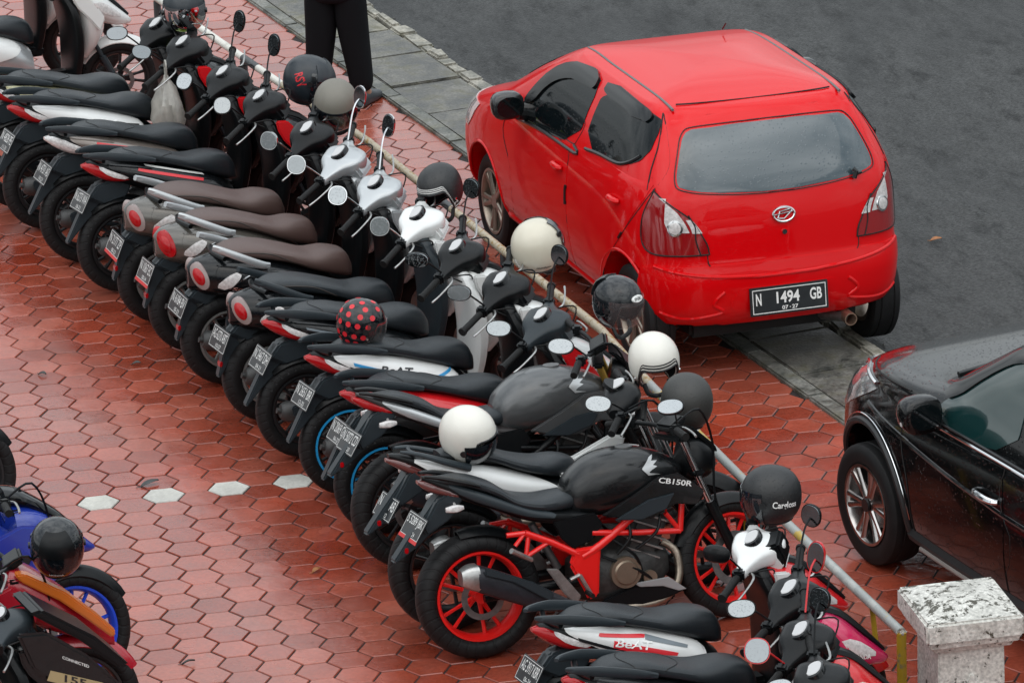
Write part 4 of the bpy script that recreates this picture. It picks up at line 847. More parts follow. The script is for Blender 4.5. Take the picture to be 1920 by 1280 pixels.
sc('white and pale yellow scooter at the far end of the row', (-.739,5.107), panelc=mat('pale yellow paint',(.52,.50,.30),.25,coat=.6), plate=('N 1820 GS','01-24'), frontc=mat('lime paint',(.20,.28,.03),.25,coat=.6), decal=[(band(.10,.72,.42,.62,.018,.014),decal_white),(band(.16,.685,.34,.63,.014,.01),decal_lime)])
GN = 'scooters parked beside the end of the barrier'
sc('white scooter with red lettered side panel and black helmet on its bar', (.59,-4.27), panelc=whitep(), plate=('AG 3917 KBR','06-24'), frontc=red_paint, stripe=whitep(), coverc=whitep(), visor=blackp(), steer=-30, farmir=False, group=GN, mir_dir=(.45,.5,-.1),
   decal=[(band(.08,.74,.30,.70,.014,.012),decal_red),(band(.14,.70,.44,.60,.045,.012),decal_red),(band(-.02,.73,.38,.57,.012,.012),decal_black),(band(.30,.70,.50,.62,.02,.01),decal_grey)], word=('BeAT',.14,.672,.17,.036,-13,letterw()))
sc('dark scooter with magenta nose and pink side stripe', (.59,-4.88), panelc=decal_black, plate=('N 7120 KA','03-25'), frontc=magenta, stripe=magenta, nose_word='HONDA', group=GN, decal=[(band(.02,.745,.40,.66,.014,.014),decal_pink),(band(.20,.69,.48,.61,.03,.02),decal_white)], word=('BeAT',.22,.665,.17,.03,-12,letterk()), steer=-42)
sc('red scooter with black body and silver headlamp at the bottom edge', (.51,-5.38), panelc=red_paint, plate=('N 4410 LE','09-26'), frontc=red_paint, stripe=red_paint, group=GN, mir_shape=(.058,.058), steer=-34, mirror_shell=red_paint)
sc('black scooter of which only a rain-spotted mirror shows', (.46,-5.88), panelc=glossk(), plate=('N 5532 MD','02-26'), group=GN, steer=-38, mir_dir=(-.3,-.6,.5))
# far left corner and bikes facing the other way on the left edge
GT = 'motorcycles parked behind the row'
sc('large white scooter with blue nose decal in the far left corner', (-1.13,6.50), panelc=whitep(), lowc=silver(), plate=('N 3004 VA','07-25'), frontc=whitep(), stripe=whitep(), group=GT, steer=-15)
sc('dark scooter with white nose at the top left edge', (-1.25,7.35), panelc=glossk(), plate=('N 9021 TB','12-24'), frontc=whitep(), group=GT, steer=-15)

# ================================================================== CARS
class Car:
    """body as stacked plan outlines: rows of (z, x_rear, x_front, half_width); superellipse corners; a domed roof closes it"""
    def __init__(s, tab, n=4.2, crown=.06, up=7., bow=0.):
        s.bow = bow
        T = np.array(tab, float); zz = []
        for i in range(len(T)-1): zz += list(np.linspace(T[i,0], T[i+1,0], 6)[:-1])
        zz.append(T[-1,0]); s.z = np.array(zz); s.T = cr(tab, 5); s.n0 = n; s.up = up; s.crown = crown
    def nz(s, z):
        t = min(1,max(0,(z-.92)/.22)); return s.n0+(s.up-s.n0)*t*t*(3-2*t)
    def at(s, z):
        z = min(max(z, s.T[0,0]), s.T[-1,0]); return [float(np.interp(z, s.T[:,0], s.T[:,k])) for k in (1,2,3)]
    def pt(s, th, z):
        xr, xf_, w_ = s.at(z); xc = (xr+xf_)/2; Lh = (xf_-xr)/2
        c, q = math.cos(th), math.sin(th); n = s.nz(z)
        kx = math.copysign(abs(c)**(2/n), c); ky = math.copysign(abs(q)**(2/n), q)
        return Vector((xc+Lh*kx+(s.bow*ky*ky*kx*kx if c < 0 else 0), w_*ky, z))   # the tail is bowed in plan
    def nrm(s, th, z):
        e = .004; dz = .012
        a = s.pt(th+e,z)-s.pt(th-e,z); b = s.pt(th,min(z+dz,s.T[-1,0]))-s.pt(th,max(z-dz,s.T[0,0]))
        nv = a.cross(b).normalized(); p = s.pt(th,z); xr, xf_, _ = s.at(z)
        return nv if nv.dot(Vector((p.x-(xr+xf_)/2,p.y*2,0.0))) > 0 else -nv
    def F(s, th, z): return s.pt(th,z), s.nrm(th,z)
    def th_side(s, x, z, sg):
        xr, xf_, _ = s.at(z); xc = (xr+xf_)/2; Lh = (xf_-xr)/2; k = max(-.999,min(.999,(x-xc)/Lh))
        c = math.copysign(abs(k)**(s.nz(z)/2), k); th = math.acos(c); return th if sg > 0 else 2*math.pi-th
    def th_rear(s, y, z):
        w_ = s.at(z)[2]; k = max(-.999,min(.999,y/w_)); q = math.copysign(abs(k)**(s.nz(z)/2), k); return math.pi-math.asin(q)
    def th_front(s, y, z):
        w_ = s.at(z)[2]; k = max(-.999,min(.999,y/w_)); q = math.copysign(abs(k)**(s.nz(z)/2), k); return math.asin(q)
    def side(s, poly, sg, off=.003, m=16, cols=18, ch=2, depth=.008): return skin(s.F, [(z,s.th_side(a,z,sg),s.th_side(b,z,sg)) for z,a,b in scan(chaikin(poly,ch) if ch else poly,m)], cols, off, depth)
    def rear(s, poly, off=.003, m=16, cols=24, ch=2, depth=.008): return skin(s.F, [(z,s.th_rear(a,z),s.th_rear(b,z)) for z,a,b in scan(chaikin(poly,ch) if ch else poly,m)], cols, off, depth)
    def front(s, poly, off=.003, m=16, cols=24, ch=2, depth=.008): return skin(s.F, [(z,s.th_front(a,z),s.th_front(b,z)) for z,a,b in scan(chaikin(poly,ch) if ch else poly,m)], cols, off, depth)
    def line(s, pts, r=.003, sub_=6, off=.0, n=5):
        """a thin bead or gap line through points ('s',x,z,sign) or ('r',y,z) or ('f',y,z)"""
        P = []
        for q in pts:
            z = q[2]; th = s.th_side(q[1],z,q[3]) if q[0]=='s' else (s.th_rear(q[1],z) if q[0]=='r' else s.th_front(q[1],z))
            if P: th += 2*math.pi*round((P[-1][0]-th)/(2*math.pi))
            P.append((th,z))
        P = cr(P, sub_); return tube([tuple(s.pt(t,z)+s.nrm(t,z)*off) for t,z in P], r, n)
    def roof(s, x, y):
        xr, xf_, w_ = s.at(s.T[-1,0]); xc = (xr+xf_)/2; Lh = (xf_-xr)/2
        n = s.up; k = (abs((x-xc)/Lh)**n+abs(y/w_)**n)**(1/n); return s.T[-1,0]+s.crown*(1-min(k,1)**2.2)
    def shell(s, cols=120):
        th = [2*math.pi*i/cols for i in range(cols)]; rings = []; rings.append([tuple(Vector((s.pt(t,s.z[0]).x*.97+.03, s.pt(t,s.z[0]).y*.93, s.z[0]-.01))) for t in th])
        rings += [[tuple(s.pt(t,z)) for t in th] for z in s.z]
        zt = s.z[-1]; xr, xf_, w_ = s.at(zt); xc = (xr+xf_)/2
        for k in (.985,.95,.9,.82,.7,.55,.38,.2,.06):
            rings.append([(xc+(s.pt(t,zt).x-xc)*k, s.pt(t,zt).y*k, zt+s.crown*(1-k**2.2)) for t in th])
        return loft(rings)
def cut_arches(vf, arches, name):
    """wheel arches cut out of the body shell"""
    body = obj(name, vf, None); body.data.materials.clear()
    cs = []
    for x,z,r,sg,y0 in arches:
        c = obj('cut', disc(r, sg*y0, sg*1.3, 48, (x,0,z)), None); cs.append(c)
        md = body.modifiers.new('b','BOOLEAN'); md.operation = 'DIFFERENCE'; md.object = c; md.solver = 'EXACT'
    dg = bpy.context.evaluated_depsgraph_get(); dg.update()
    me = bpy.data.meshes.new_from_object(body.evaluated_get(dg)); v = [tuple(p.co) for p in me.vertices]; f = [tuple(p.vertices) for p in me.polygons]
    for c in cs+[body]: bpy.data.objects.remove(c)
    return v, f
def car_wheel(P, c, R, rim, wd, sg, rimm, n, style, rot=0., tread=True):
    w = sub('wheel', P, mtx=Matrix.Translation(c) @ Matrix.Rotation(R_(rot),4,'Y'))
    h = wd/2
    obj('tyre', lambda: lathe([(R-.02,-h),(R-.004,-h*.86),(R,-h*.6),(R,-.045),(R-.006,-.041),(R-.006,-.036),(R,-.032),(R,.032),(R-.006,.036),(R-.006,.041),(R,.045),(R,h*.6),(R-.004,h*.86),(R-.02,h),(R*.84,h*1.06),(rim+.012,h*.98),(rim-.002,h*.8),(rim-.002,-h*.8),(rim+.012,-h*.98),(R*.84,-h*1.06)],64), mat('car tyre rubber', (.010,.010,.0105), .6, spec=.25, var=.25, vscale=12, bump=.2, bscale=90), w, key=('cty',R,rim,wd))
    def rimv():
        y = sg*h
        P_ = [lathe([(rim+.004,y*.9),(rim+.002,y),(rim-.012,y),(rim-.02,y*.82),(rim-.026,-y*.8),(rim-.002,-y*.8)],56), disc(.045,sg*h*.62,sg*h*.86,24), disc(rim*.62,sg*h*.1,sg*h*.2,28)]
        for k in range(n):
            a = 2*math.pi*k/n
            for d in ((-.16,.16) if style == 'pair' else (0,)):
                p0 = Vector((.035*math.cos(a+d*.3), sg*h*.72, .035*math.sin(a+d*.3))); p1 = Vector(((rim-.012)*math.cos(a+d), sg*h*.84, (rim-.012)*math.sin(a+d)))
                P_.append(tube([tuple(p0),tuple(p0*.5+p1*.5),tuple(p1)], [.02,.015,.018] if style == 'pair' else [.034,.030,.034], 8, flat=.7))
        return join(*P_)
    obj('rim', rimv, rimm, w, key=('crim',rim,wd,n,style,sg))
    return w
def well(x, z, r, y0, y1):
    a = np.linspace(R_(8),R_(172),26); v = [(x+r*math.cos(t),y,z+r*math.sin(t)) for y in (y0,y1) for t in a]; n = len(a)
    return v, [(i,i+1,n+i+1,n+i) for i in range(n-1)]+[tuple(range(n))]
def placed(P, name, vf, m, **k): return obj(name, vf, m, P, **k)

car_red = mat('red car paint', (.62,.0012,.0035), .35, coat=.6, spec=.05, drops=.12, dscale=90)
car_glass = mat('tinted car glass', (.003,.005,.006), .04, coat=0, spec=.3, drops=.25, dscale=55)
rear_glass = mat('wet rear glass', (.030,.050,.060), .06, coat=.8, spec=.7, drops=.3, dscale=60)
rubk = mat('black car trim', (.008,.009,.010), .35)
gapm = mat('panel gap black', (.004,.004,.004), .7)

RC = Car([(.30,-.40,3.02,.745),(.38,-.45,3.09,.785),(.50,-.465,3.12,.800),(.58,-.46,3.12,.803),(.66,-.44,3.10,.802),(.76,-.43,3.04,.798),(.86,-.42,2.88,.792),(.95,-.405,2.62,.783),(1.03,-.385,2.36,.768),(1.12,-.345,2.16,.738),(1.24,-.275,1.92,.688),(1.35,-.19,1.68,.628),(1.41,-.125,1.54,.588),(1.44,-.08,1.46,.555)], 7.0, .07, 7., .07)
RCAR = thing('red_car', 'red hatchback car seen from behind, parked half on the pavement', 'car', (2.854,1.278,-.005), (R_(.96),R_(1.45),R_(96.43)))
RW = [(0,.30),(2.43,.30)]
body = obj('body', cut_arches(RC.shell(), [(x,.30,.352,sg,.50) for x,_ in RW for sg in (-1,1)], 'b'), car_red, RCAR, ang=50)
obj('underside', box((1.2,0,.24),(2.9,.98,.10),.02), mat('underbody black', (.006,.006,.006), .8), RCAR)
for x,_ in RW:
    for sg in (-1,1):
        obj('wheel_arch', tube([tuple(RC.pt(RC.th_side(x+.354*math.cos(a),.30+.354*math.sin(a),sg),.30+.354*math.sin(a))+Vector((0,sg*-.004,0))) for a in np.linspace(R_(2),R_(178),28)], .011, 8), car_red, body)
        obj('wheel_well', well(x,.30,.358,sg*.46,sg*.60), mat('underbody black'), RCAR)
        car_wheel(RCAR, (x,sg*.662,.288), .288, .195, .165, sg, mat('bronze alloy', (.30,.255,.21), .35, metal=.85), 5, 'pair', 12)
# glass
for sg in (-1,1):
    fw_ = [(1.80,.975),(1.64,.968),(.80,1.05),(.815,1.41),(.96,1.425),(1.31,1.39),(1.53,1.295),(1.69,1.14)]
    rw_ = [(.70,1.065),(.06,1.115),(-.15,1.20),(-.10,1.37),(-.02,1.41),(.73,1.425)]
    d1 = obj('front_door', RC.side([(1.94,.955),(1.92,.70),(1.88,.345),(.81,.345),(.895,.64),(.90,1.03)], sg, .003, 20, 20, 0, .006), car_red, RCAR)
    d2 = obj('rear_door', RC.side([(.885,.64),(.80,.345),(.37,.345),(.30,.44),(.18,.57),(-.06,.80),(-.23,1.0),(-.27,1.12),(.88,1.04)], sg, .003, 22, 20, 0, .006), car_red, RCAR)
    obj('side_window', RC.side(fw_, sg, .004, 22, 22, 1), car_glass, d1); obj('side_window', RC.side(rw_, sg, .004, 22, 20, 1), car_glass, d2)
    obj('window_trim', RC.line([('s',1.76,.965,sg),('s',1.3,1.0,sg),('s',.83,1.045,sg)],.010,5,.006), rubk, d1)
    obj('window_trim', RC.line([('s',.66,1.07,sg),('s',.4,1.095,sg),('s',.10,1.12,sg),('s',-.08,1.20,sg)],.010,5,.006), rubk, d2)
    obj('rain_visor', RC.side([(1.74,1.06),(1.68,1.15),(1.52,1.305),(1.30,1.40),(1.0,1.43),(.85,1.42),(.85,1.335),(1.0,1.345),(1.26,1.32),(1.46,1.235),(1.60,1.09)], sg, .016, 18, 18, 1, .012), mat('smoked visor', (.005,.006,.007), .07, coat=.1, spec=.3), d1)
    obj('rain_visor', RC.side([(.72,1.43),(.05,1.418),(-.02,1.385),(.03,1.345),(.72,1.355)], sg, .016, 10, 16, 1, .012), mat('smoked visor'), d2)
    obj('door_handle', tube([tuple(RC.pt(RC.th_side(x,.88,sg),.88)+Vector((0,sg*.022*k,0))) for x,k in ((1.11,.3),(1.09,1),(1.04,1.15),(.99,1),(.97,.3))],[.012,.017,.018,.017,.012],8,3), car_red, d1)
    obj('door_handle', tube([tuple(RC.pt(RC.th_side(x,.93,sg),.93)+Vector((0,sg*.022*k,0))) for x,k in ((.16,.3),(.14,1),(.09,1.15),(.04,1),(.02,.3))],[.012,.017,.018,.017,.012],8,3), car_red, d2)
    obj('door_guard', RC.line([('s',.90,.80,sg),('s',.90,.69,sg)],.009,4,.006), rubk, d1)
    obj('door_guard', RC.line([('s',-.02,.765,sg),('s',.02,.725,sg)],.007,4,.006), rubk, d2)
    for g in ([('s',.84,1.40,sg),('s',.82,1.20,sg),('s',.83,1.06,sg),('s',.90,1.0,sg),('s',.897,.64,sg),('s',.86,.45,sg),('s',.805,.345,sg)], [('s',1.95,.94,sg),('s',1.925,.70,sg),('s',1.885,.35,sg)], [('s',-.05,1.41,sg),('s',-.16,1.32,sg),('s',-.27,1.17,sg),('s',-.24,1.0,sg),('s',-.06,.80,sg),('s',.18,.57,sg),('s',.30,.43,sg),('s',.345,.35,sg)]):
        obj('panel_gap', RC.line(g,.0032,6,.0002), gapm, body)
    obj('sill', RC.line([('s',2.04,.315,sg),('s',1.2,.32,sg),('s',.38,.315,sg)],.03,5,-.012,8), car_red, body)
    if sg > 0: obj('fuel_flap', RC.side([(-.36,.77),(-.22,.77),(-.21,.91),(-.37,.91)], sg, .0035, 8, 8, 1, .003), car_red, body)
    mo = obj('mirror', xf(Body([(-.05,.06,-.06,.07),(-.03,.085,-.075,.095),(.03,.085,-.07,.092),(.08,.06,-.05,.07),(.10,.02,-.02,.03)],16,4,2.8).vf, Matrix.Translation((1.62,sg*.90,1.09))), mat('mirror shell black', (.01,.011,.012), .22, coat=.6), RCAR)
    obj('mirror_arm', tube([(1.66,sg*.74,1.01),(1.64,sg*.83,1.03)],.035,8), rubk, mo)
    obj('glass', skin(lambda y,z: ((1.565,sg*.90+y,1.09+z),(-1,0,0)), scan(chaikin([(-.075,-.055),(.075,-.055),(.075,.065),(-.075,.065)],2),8),6,.002,.004), car_glass, mo)
    obj('roof_ditch', tube([(x, sg*(.488-.03*max(0,x-1.0)), RC.roof(x,sg*(.488-.03*max(0,x-1.0)))-.002) for x in np.linspace(-.03,1.40,24)],.008,6,flat=1), mat('roof trim grey', (.12,.125,.125), .5), body)
    # tail lamp on each corner
    def lrow(f0, f1, m=14):
        return [(z, RC.th_rear(sg*float(np.interp(z,[q[0] for q in f0],[q[1] for q in f0])),z), RC.th_side(float(np.interp(z,[q[0] for q in f1],[q[1] for q in f1])),z,sg)) for z in np.linspace(f0[0][0],f0[-1][0],m)]
    tl = obj('tail_lamp', skin(RC.F, lrow([(.715,.43),(.80,.455),(.93,.54),(1.045,.67)],[(.715,-.30),(.77,-.235),(.91,-.235),(1.045,-.275)]), 16, .008, .014), mat('dark red lamp', (.26,.004,.006), .1, coat=1, spec=.8), RCAR)
    obj('lamp_outline', RC.line([('r',sg*.43,.715),('r',sg*.455,.80),('r',sg*.54,.93),('r',sg*.67,1.045),('s',-.275,1.045,sg),('s',-.235,.91,sg),('s',-.235,.77,sg),('s',-.30,.715,sg),('r',sg*.60,.712),('r',sg*.43,.715)],.0045,5,.007), gapm, tl)
    obj('reversing_lens', skin(RC.F, lrow([(.84,.53),(.89,.55),(.95,.585),(1.02,.66)],[(.84,-.372),(.89,-.352),(.95,-.345),(1.02,-.335)],8), 10, .0105, .003), clearl(), tl)
    obj('inner_lens', skin(RC.F, [(z,RC.th_rear(sg*a,z),RC.th_rear(sg*b,z)) for z,a,b in ((.835,.462,.515),(.87,.485,.525),(.91,.515,.545))], 6, .0105, .003), clearl(), tl)
    cpt, cn = RC.F(RC.th_rear(sg*.60,.865),.865); uu = Vector((0,0,1)).cross(cn).normalized(); vv = cn.cross(uu)
    for rr_,o_,mm in ((.046,.012,chrome()),(.034,.016,clearl())):
        obj('bulb_ring', loft([[tuple(cpt+uu*rr_*k*math.cos(2*math.pi*i/24)+vv*rr_*k*math.sin(2*math.pi*i/24)+cn*(o_+d)) for i in range(24)] for k,d in ((1,-.003),(.96,.003),(.5,.006))]), mm, tl)
    obj('lamp_gap', RC.line([('r',sg*.53,.935),('r',sg*.50,.87),('r',sg*.50,.80),('r',sg*.475,.71)],.004,5,.009), gapm, tl)
    hl = obj('headlamp', skin(RC.F, [(z, RC.th_front(sg*a,z)%(2*math.pi), RC.th_side(b,z,sg)) for z,a,b in ((.68,.42,2.74),(.74,.44,2.66),(.80,.48,2.60),(.86,.56,2.52))], 12, .006, .01), clearl(), RCAR)
# tailgate
tg = obj('tailgate', RC.rear([(-.45,.68),(-.41,.615),(-.2,.60),(.2,.60),(.41,.615),(.45,.68),(.53,.91),(.69,1.05),(.63,1.21),(.56,1.36),(.48,1.415),(-.48,1.415),(-.56,1.36),(-.63,1.21),(-.69,1.05),(-.53,.91)], .003, 34, 30, 1, .006), car_red, RCAR)
obj('panel_gap', RC.line([('r',-.53,1.415),('r',-.60,1.28),('r',-.665,1.15),('r',-.70,1.05)],.0042,6,.001), gapm, tg)
obj('panel_gap', RC.line([('r',.53,1.415),('r',.60,1.28),('r',.665,1.15),('r',.70,1.05)],.0042,6,.001), gapm, tg)
obj('panel_gap', RC.line([('r',-.44,.72),('r',-.435,.66),('r',-.38,.612),('r',-.2,.60),('r',0,.598),('r',.2,.60),('r',.38,.612),('r',.435,.66),('r',.44,.72)],.0045,6,.001), gapm, tg)
obj('roof_gap', tube([(RC.pt(RC.th_rear(y,1.44),1.44).x+.035*(1-(y/.5)**2)+.03, y, RC.roof(RC.pt(RC.th_rear(y,1.44),1.44).x+.035*(1-(y/.5)**2)+.03,y)+.0) for y in np.linspace(-.45,.45,24)],.004,5), gapm, body)
obj('rear_window', RC.rear([(-.55,1.065),(-.3,1.033),(0,1.022),(.3,1.033),(.55,1.065),(.57,1.105),(.53,1.22),(.475,1.335),(.40,1.357),(0,1.365),(-.40,1.357),(-.475,1.335),(-.53,1.22),(-.57,1.105)], .006, 26, 30, 1), rear_glass, tg)
obj('window_seal', RC.line([('r',y,z) for y,z in chaikin([(-.56,1.058),(-.3,1.026),(0,1.015),(.3,1.026),(.56,1.058),(.58,1.105),(.538,1.225),(.482,1.343),(.40,1.365),(0,1.373),(-.40,1.365),(-.482,1.343),(-.538,1.225),(-.58,1.105)],1)]+[('r',-.495,1.05)],.0032,3,.006), rubk, tg)
obj('wiper', join(tube([tuple(RC.pt(RC.th_rear(y,z),z)+RC.nrm(RC.th_rear(y,z),z)*o_) for y,z,o_ in ((-.43,1.03,.02),(-.44,1.06,.035),(-.425,1.075,.03))],.014,8), tube([tuple(RC.pt(RC.th_rear(y,z),z)+RC.nrm(RC.th_rear(y,z),z)*.025) for y,z in ((-.44,1.05),(-.475,1.052))],.008,6)), rubk, tg)
def rearp(y, z, o_=.01): t_ = RC.th_rear(y,z); return tuple(RC.pt(t_,z)+RC.nrm(t_,z)*o_)
em = obj('emblem', tube([rearp(.062*math.cos(a),.895+.04*math.sin(a),.012) for a in np.linspace(0,2*math.pi,36)],.0065,7), chrome(), tg)
obj('emblem_mark', join(tube([rearp(y,z,.012) for y,z in ((.035,.875),(.022,.91),(-.035,.918),(-.048,.912),(.0,.872),(.035,.875))],.005,6), tube([rearp(y,z,.013) for y,z in ((.055,.893),(-.05,.905))],.004,6)), chrome(), em)
obj('lock', xf(disc(.014,0,.01,16), Matrix.Translation(Vector(rearp(0,.80,.003))) @ Matrix.Rotation(R_(90),4,'Z')), chrome(), tg)
# bumper with plate, tailpipe
bm = obj('rear_bumper', RC.rear([(-.72,.315),(-.40,.305),(.40,.305),(.72,.315),(.76,.50),(.74,.66),(.52,.62),(.43,.585),(0,.572),(-.43,.585),(-.52,.62),(-.74,.66),(-.76,.50)], .010, 26, 40, 1, .012), car_red, RCAR)
obj('crease', RC.line([('r',-.70,.645),('r',-.52,.605),('r',-.30,.582),('r',0,.573),('r',.30,.582),('r',.52,.605),('r',.70,.645)],.010,6,.008,8), car_red, bm)
obj('plate_recess', RC.rear([(-.26,.345),(.26,.345),(.34,.43),(.27,.515),(-.27,.515),(-.34,.43)], .0125, 10, 20, 0, .004), mat('red car paint'), bm)
for sg in (-1,1): obj('crease', RC.line([('r',sg*.36,.505),('r',sg*.42,.44),('r',sg*.38,.385),('r',sg*.56,.36),('r',sg*.68,.39)],.012,6,.006,8), car_red, bm)
def cplate(x, y, o_): # number plate frame in the rear plane
    return Vector((-.480-o_+y*.12, -x, .435+y))
def cquad(x0,x1,y0,y1,o0,o1):
    v = [tuple(cplate(x,y,o_)) for o_ in (o0,o1) for x,y in ((x0,y0),(x1,y0),(x1,y1),(x0,y1))]
    return v, [(3,2,1,0),(4,5,6,7),(0,1,5,4),(1,2,6,5),(2,3,7,6),(3,0,4,7)]
npl = obj('number_plate', bev(cquad(-.228,.228,-.078,.078,.0,.014),.003), platek(), RCAR)
obj('border', join(cquad(-.214,.214,.062,.066,.014,.0155),cquad(-.214,.214,-.066,-.062,.014,.0155),cquad(-.214,-.210,-.062,.062,.014,.0155),cquad(.210,.214,-.062,.062,.014,.0155)), letterw(), npl, smooth=False)
for s_,x0,wd_,y0,h_ in (('N',-.195,.032,-.020,.066),('1494',-.075,.135,-.020,.066),('GB',.120,.070,-.020,.066),('07',-.045,.036,-.055,.022),('.',-.001,.006,-.048,.007),('27',.013,.036,-.055,.022)):
    obj('lettering', lettering(s_, lambda x,y: cplate(x0+x*wd_, y0+y*h_, .0158), .025), letterw(), npl, smooth=False)
obj('tailpipe', join(lathe([(.036,-.05),(.036,.05),(.030,.05),(.030,-.05)],24)), mat('rusty chrome', (.40,.27,.20), .35, metal=.8, var=.3, vscale=30), RCAR, mtx=Matrix.Translation((-.42,-.37,.262)) @ Matrix.Rotation(R_(90),4,'Z'))
obj('silencer', tube([(-.05,-.25,.24),(-.30,-.32,.25),(-.40,-.36,.26)],[.07,.04,.03],10), steel(), RCAR)
obj('windscreen', RC.front([(-.66,1.05),(.66,1.05),(.54,1.40),(-.54,1.40)], .004, 18, 24, 1), car_glass, RCAR)
obj('aerial', tube([(1.30,-.30,1.49),(1.24,-.30,1.54)],.004,5), rubk, RCAR)

# ---- black car at the right edge
BC = Car([(.24,-.85,3.22,.79),(.34,-.88,3.32,.83),(.50,-.90,3.37,.855),(.66,-.90,3.36,.862),(.78,-.90,3.31,.858),(.86,-.89,3.24,.85),(.93,-.88,3.12,.842),(.99,-.87,2.94,.83),(1.05,-.85,2.68,.812),(1.09,-.84,2.30,.798),(1.14,-.82,2.08,.78),(1.30,-.78,1.80,.725),(1.45,-.74,1.55,.665),(1.53,-.70,1.36,.62)], 4.4, .08, 9.)
BH = 103.5
fx, fy = 2.565, -2.02; bf = Vector((math.cos(R_(BH)), math.sin(R_(BH)),0)); bl = Vector((-bf.y, bf.x, 0))
bo = Vector((fx,fy,0))-bf*2.66-bl*.845
black_car = mat('black car paint', (.0025,.003,.0035), .13, spec=.3, coat=.35, drops=.6, dscale=60)
clad = mat('black cladding', (.014,.015,.016), .5, bump=.2)
BCAR = thing('black_car', 'black car with two-tone alloy wheels, cut off by the right edge', 'car', tuple(bo), (0,0,R_(BH)))
bb = obj('body', cut_arches(BC.shell(), [(x,.34,.385,sg,.52) for x in (0,2.66) for sg in (-1,1)], 'b'), black_car, BCAR, ang=50)
obj('underside', box((1.3,0,.24),(3.6,1.1,.12),.02), mat('underbody black'), BCAR)
two_tone = mat('machined alloy', (.42,.40,.39), .25, metal=1.)
for x in (0,2.66):
    for sg in (-1,1):
        obj('wheel_well', well(x,.34,.392,sg*.50,sg*.74), mat('underbody black'), BCAR)
        obj('arch_cladding', tube([tuple(BC.pt(BC.th_side(x+.405*math.cos(a),.34+.405*math.sin(a),sg),.34+.405*math.sin(a))+Vector((0,sg*.004,0))) for a in np.linspace(R_(-5),R_(185),30)], .02, 8), clad, BCAR)
        obj('arch_trim', tube([tuple(BC.pt(BC.th_side(x+.440*math.cos(a),.34+.440*math.sin(a),sg),.34+.440*math.sin(a))+Vector((0,sg*.008,0))) for a in np.linspace(R_(5),R_(175),30)], .004, 6), chrome(), BCAR)
        wv = car_wheel(BCAR, (x,sg*.755,.312), .312, .208, .19, sg, two_tone, 6, 'pair', 8)
        obj('hub_cap', disc(.034,sg*.085,sg*.096,20), mat('black wheel paint'), wv)
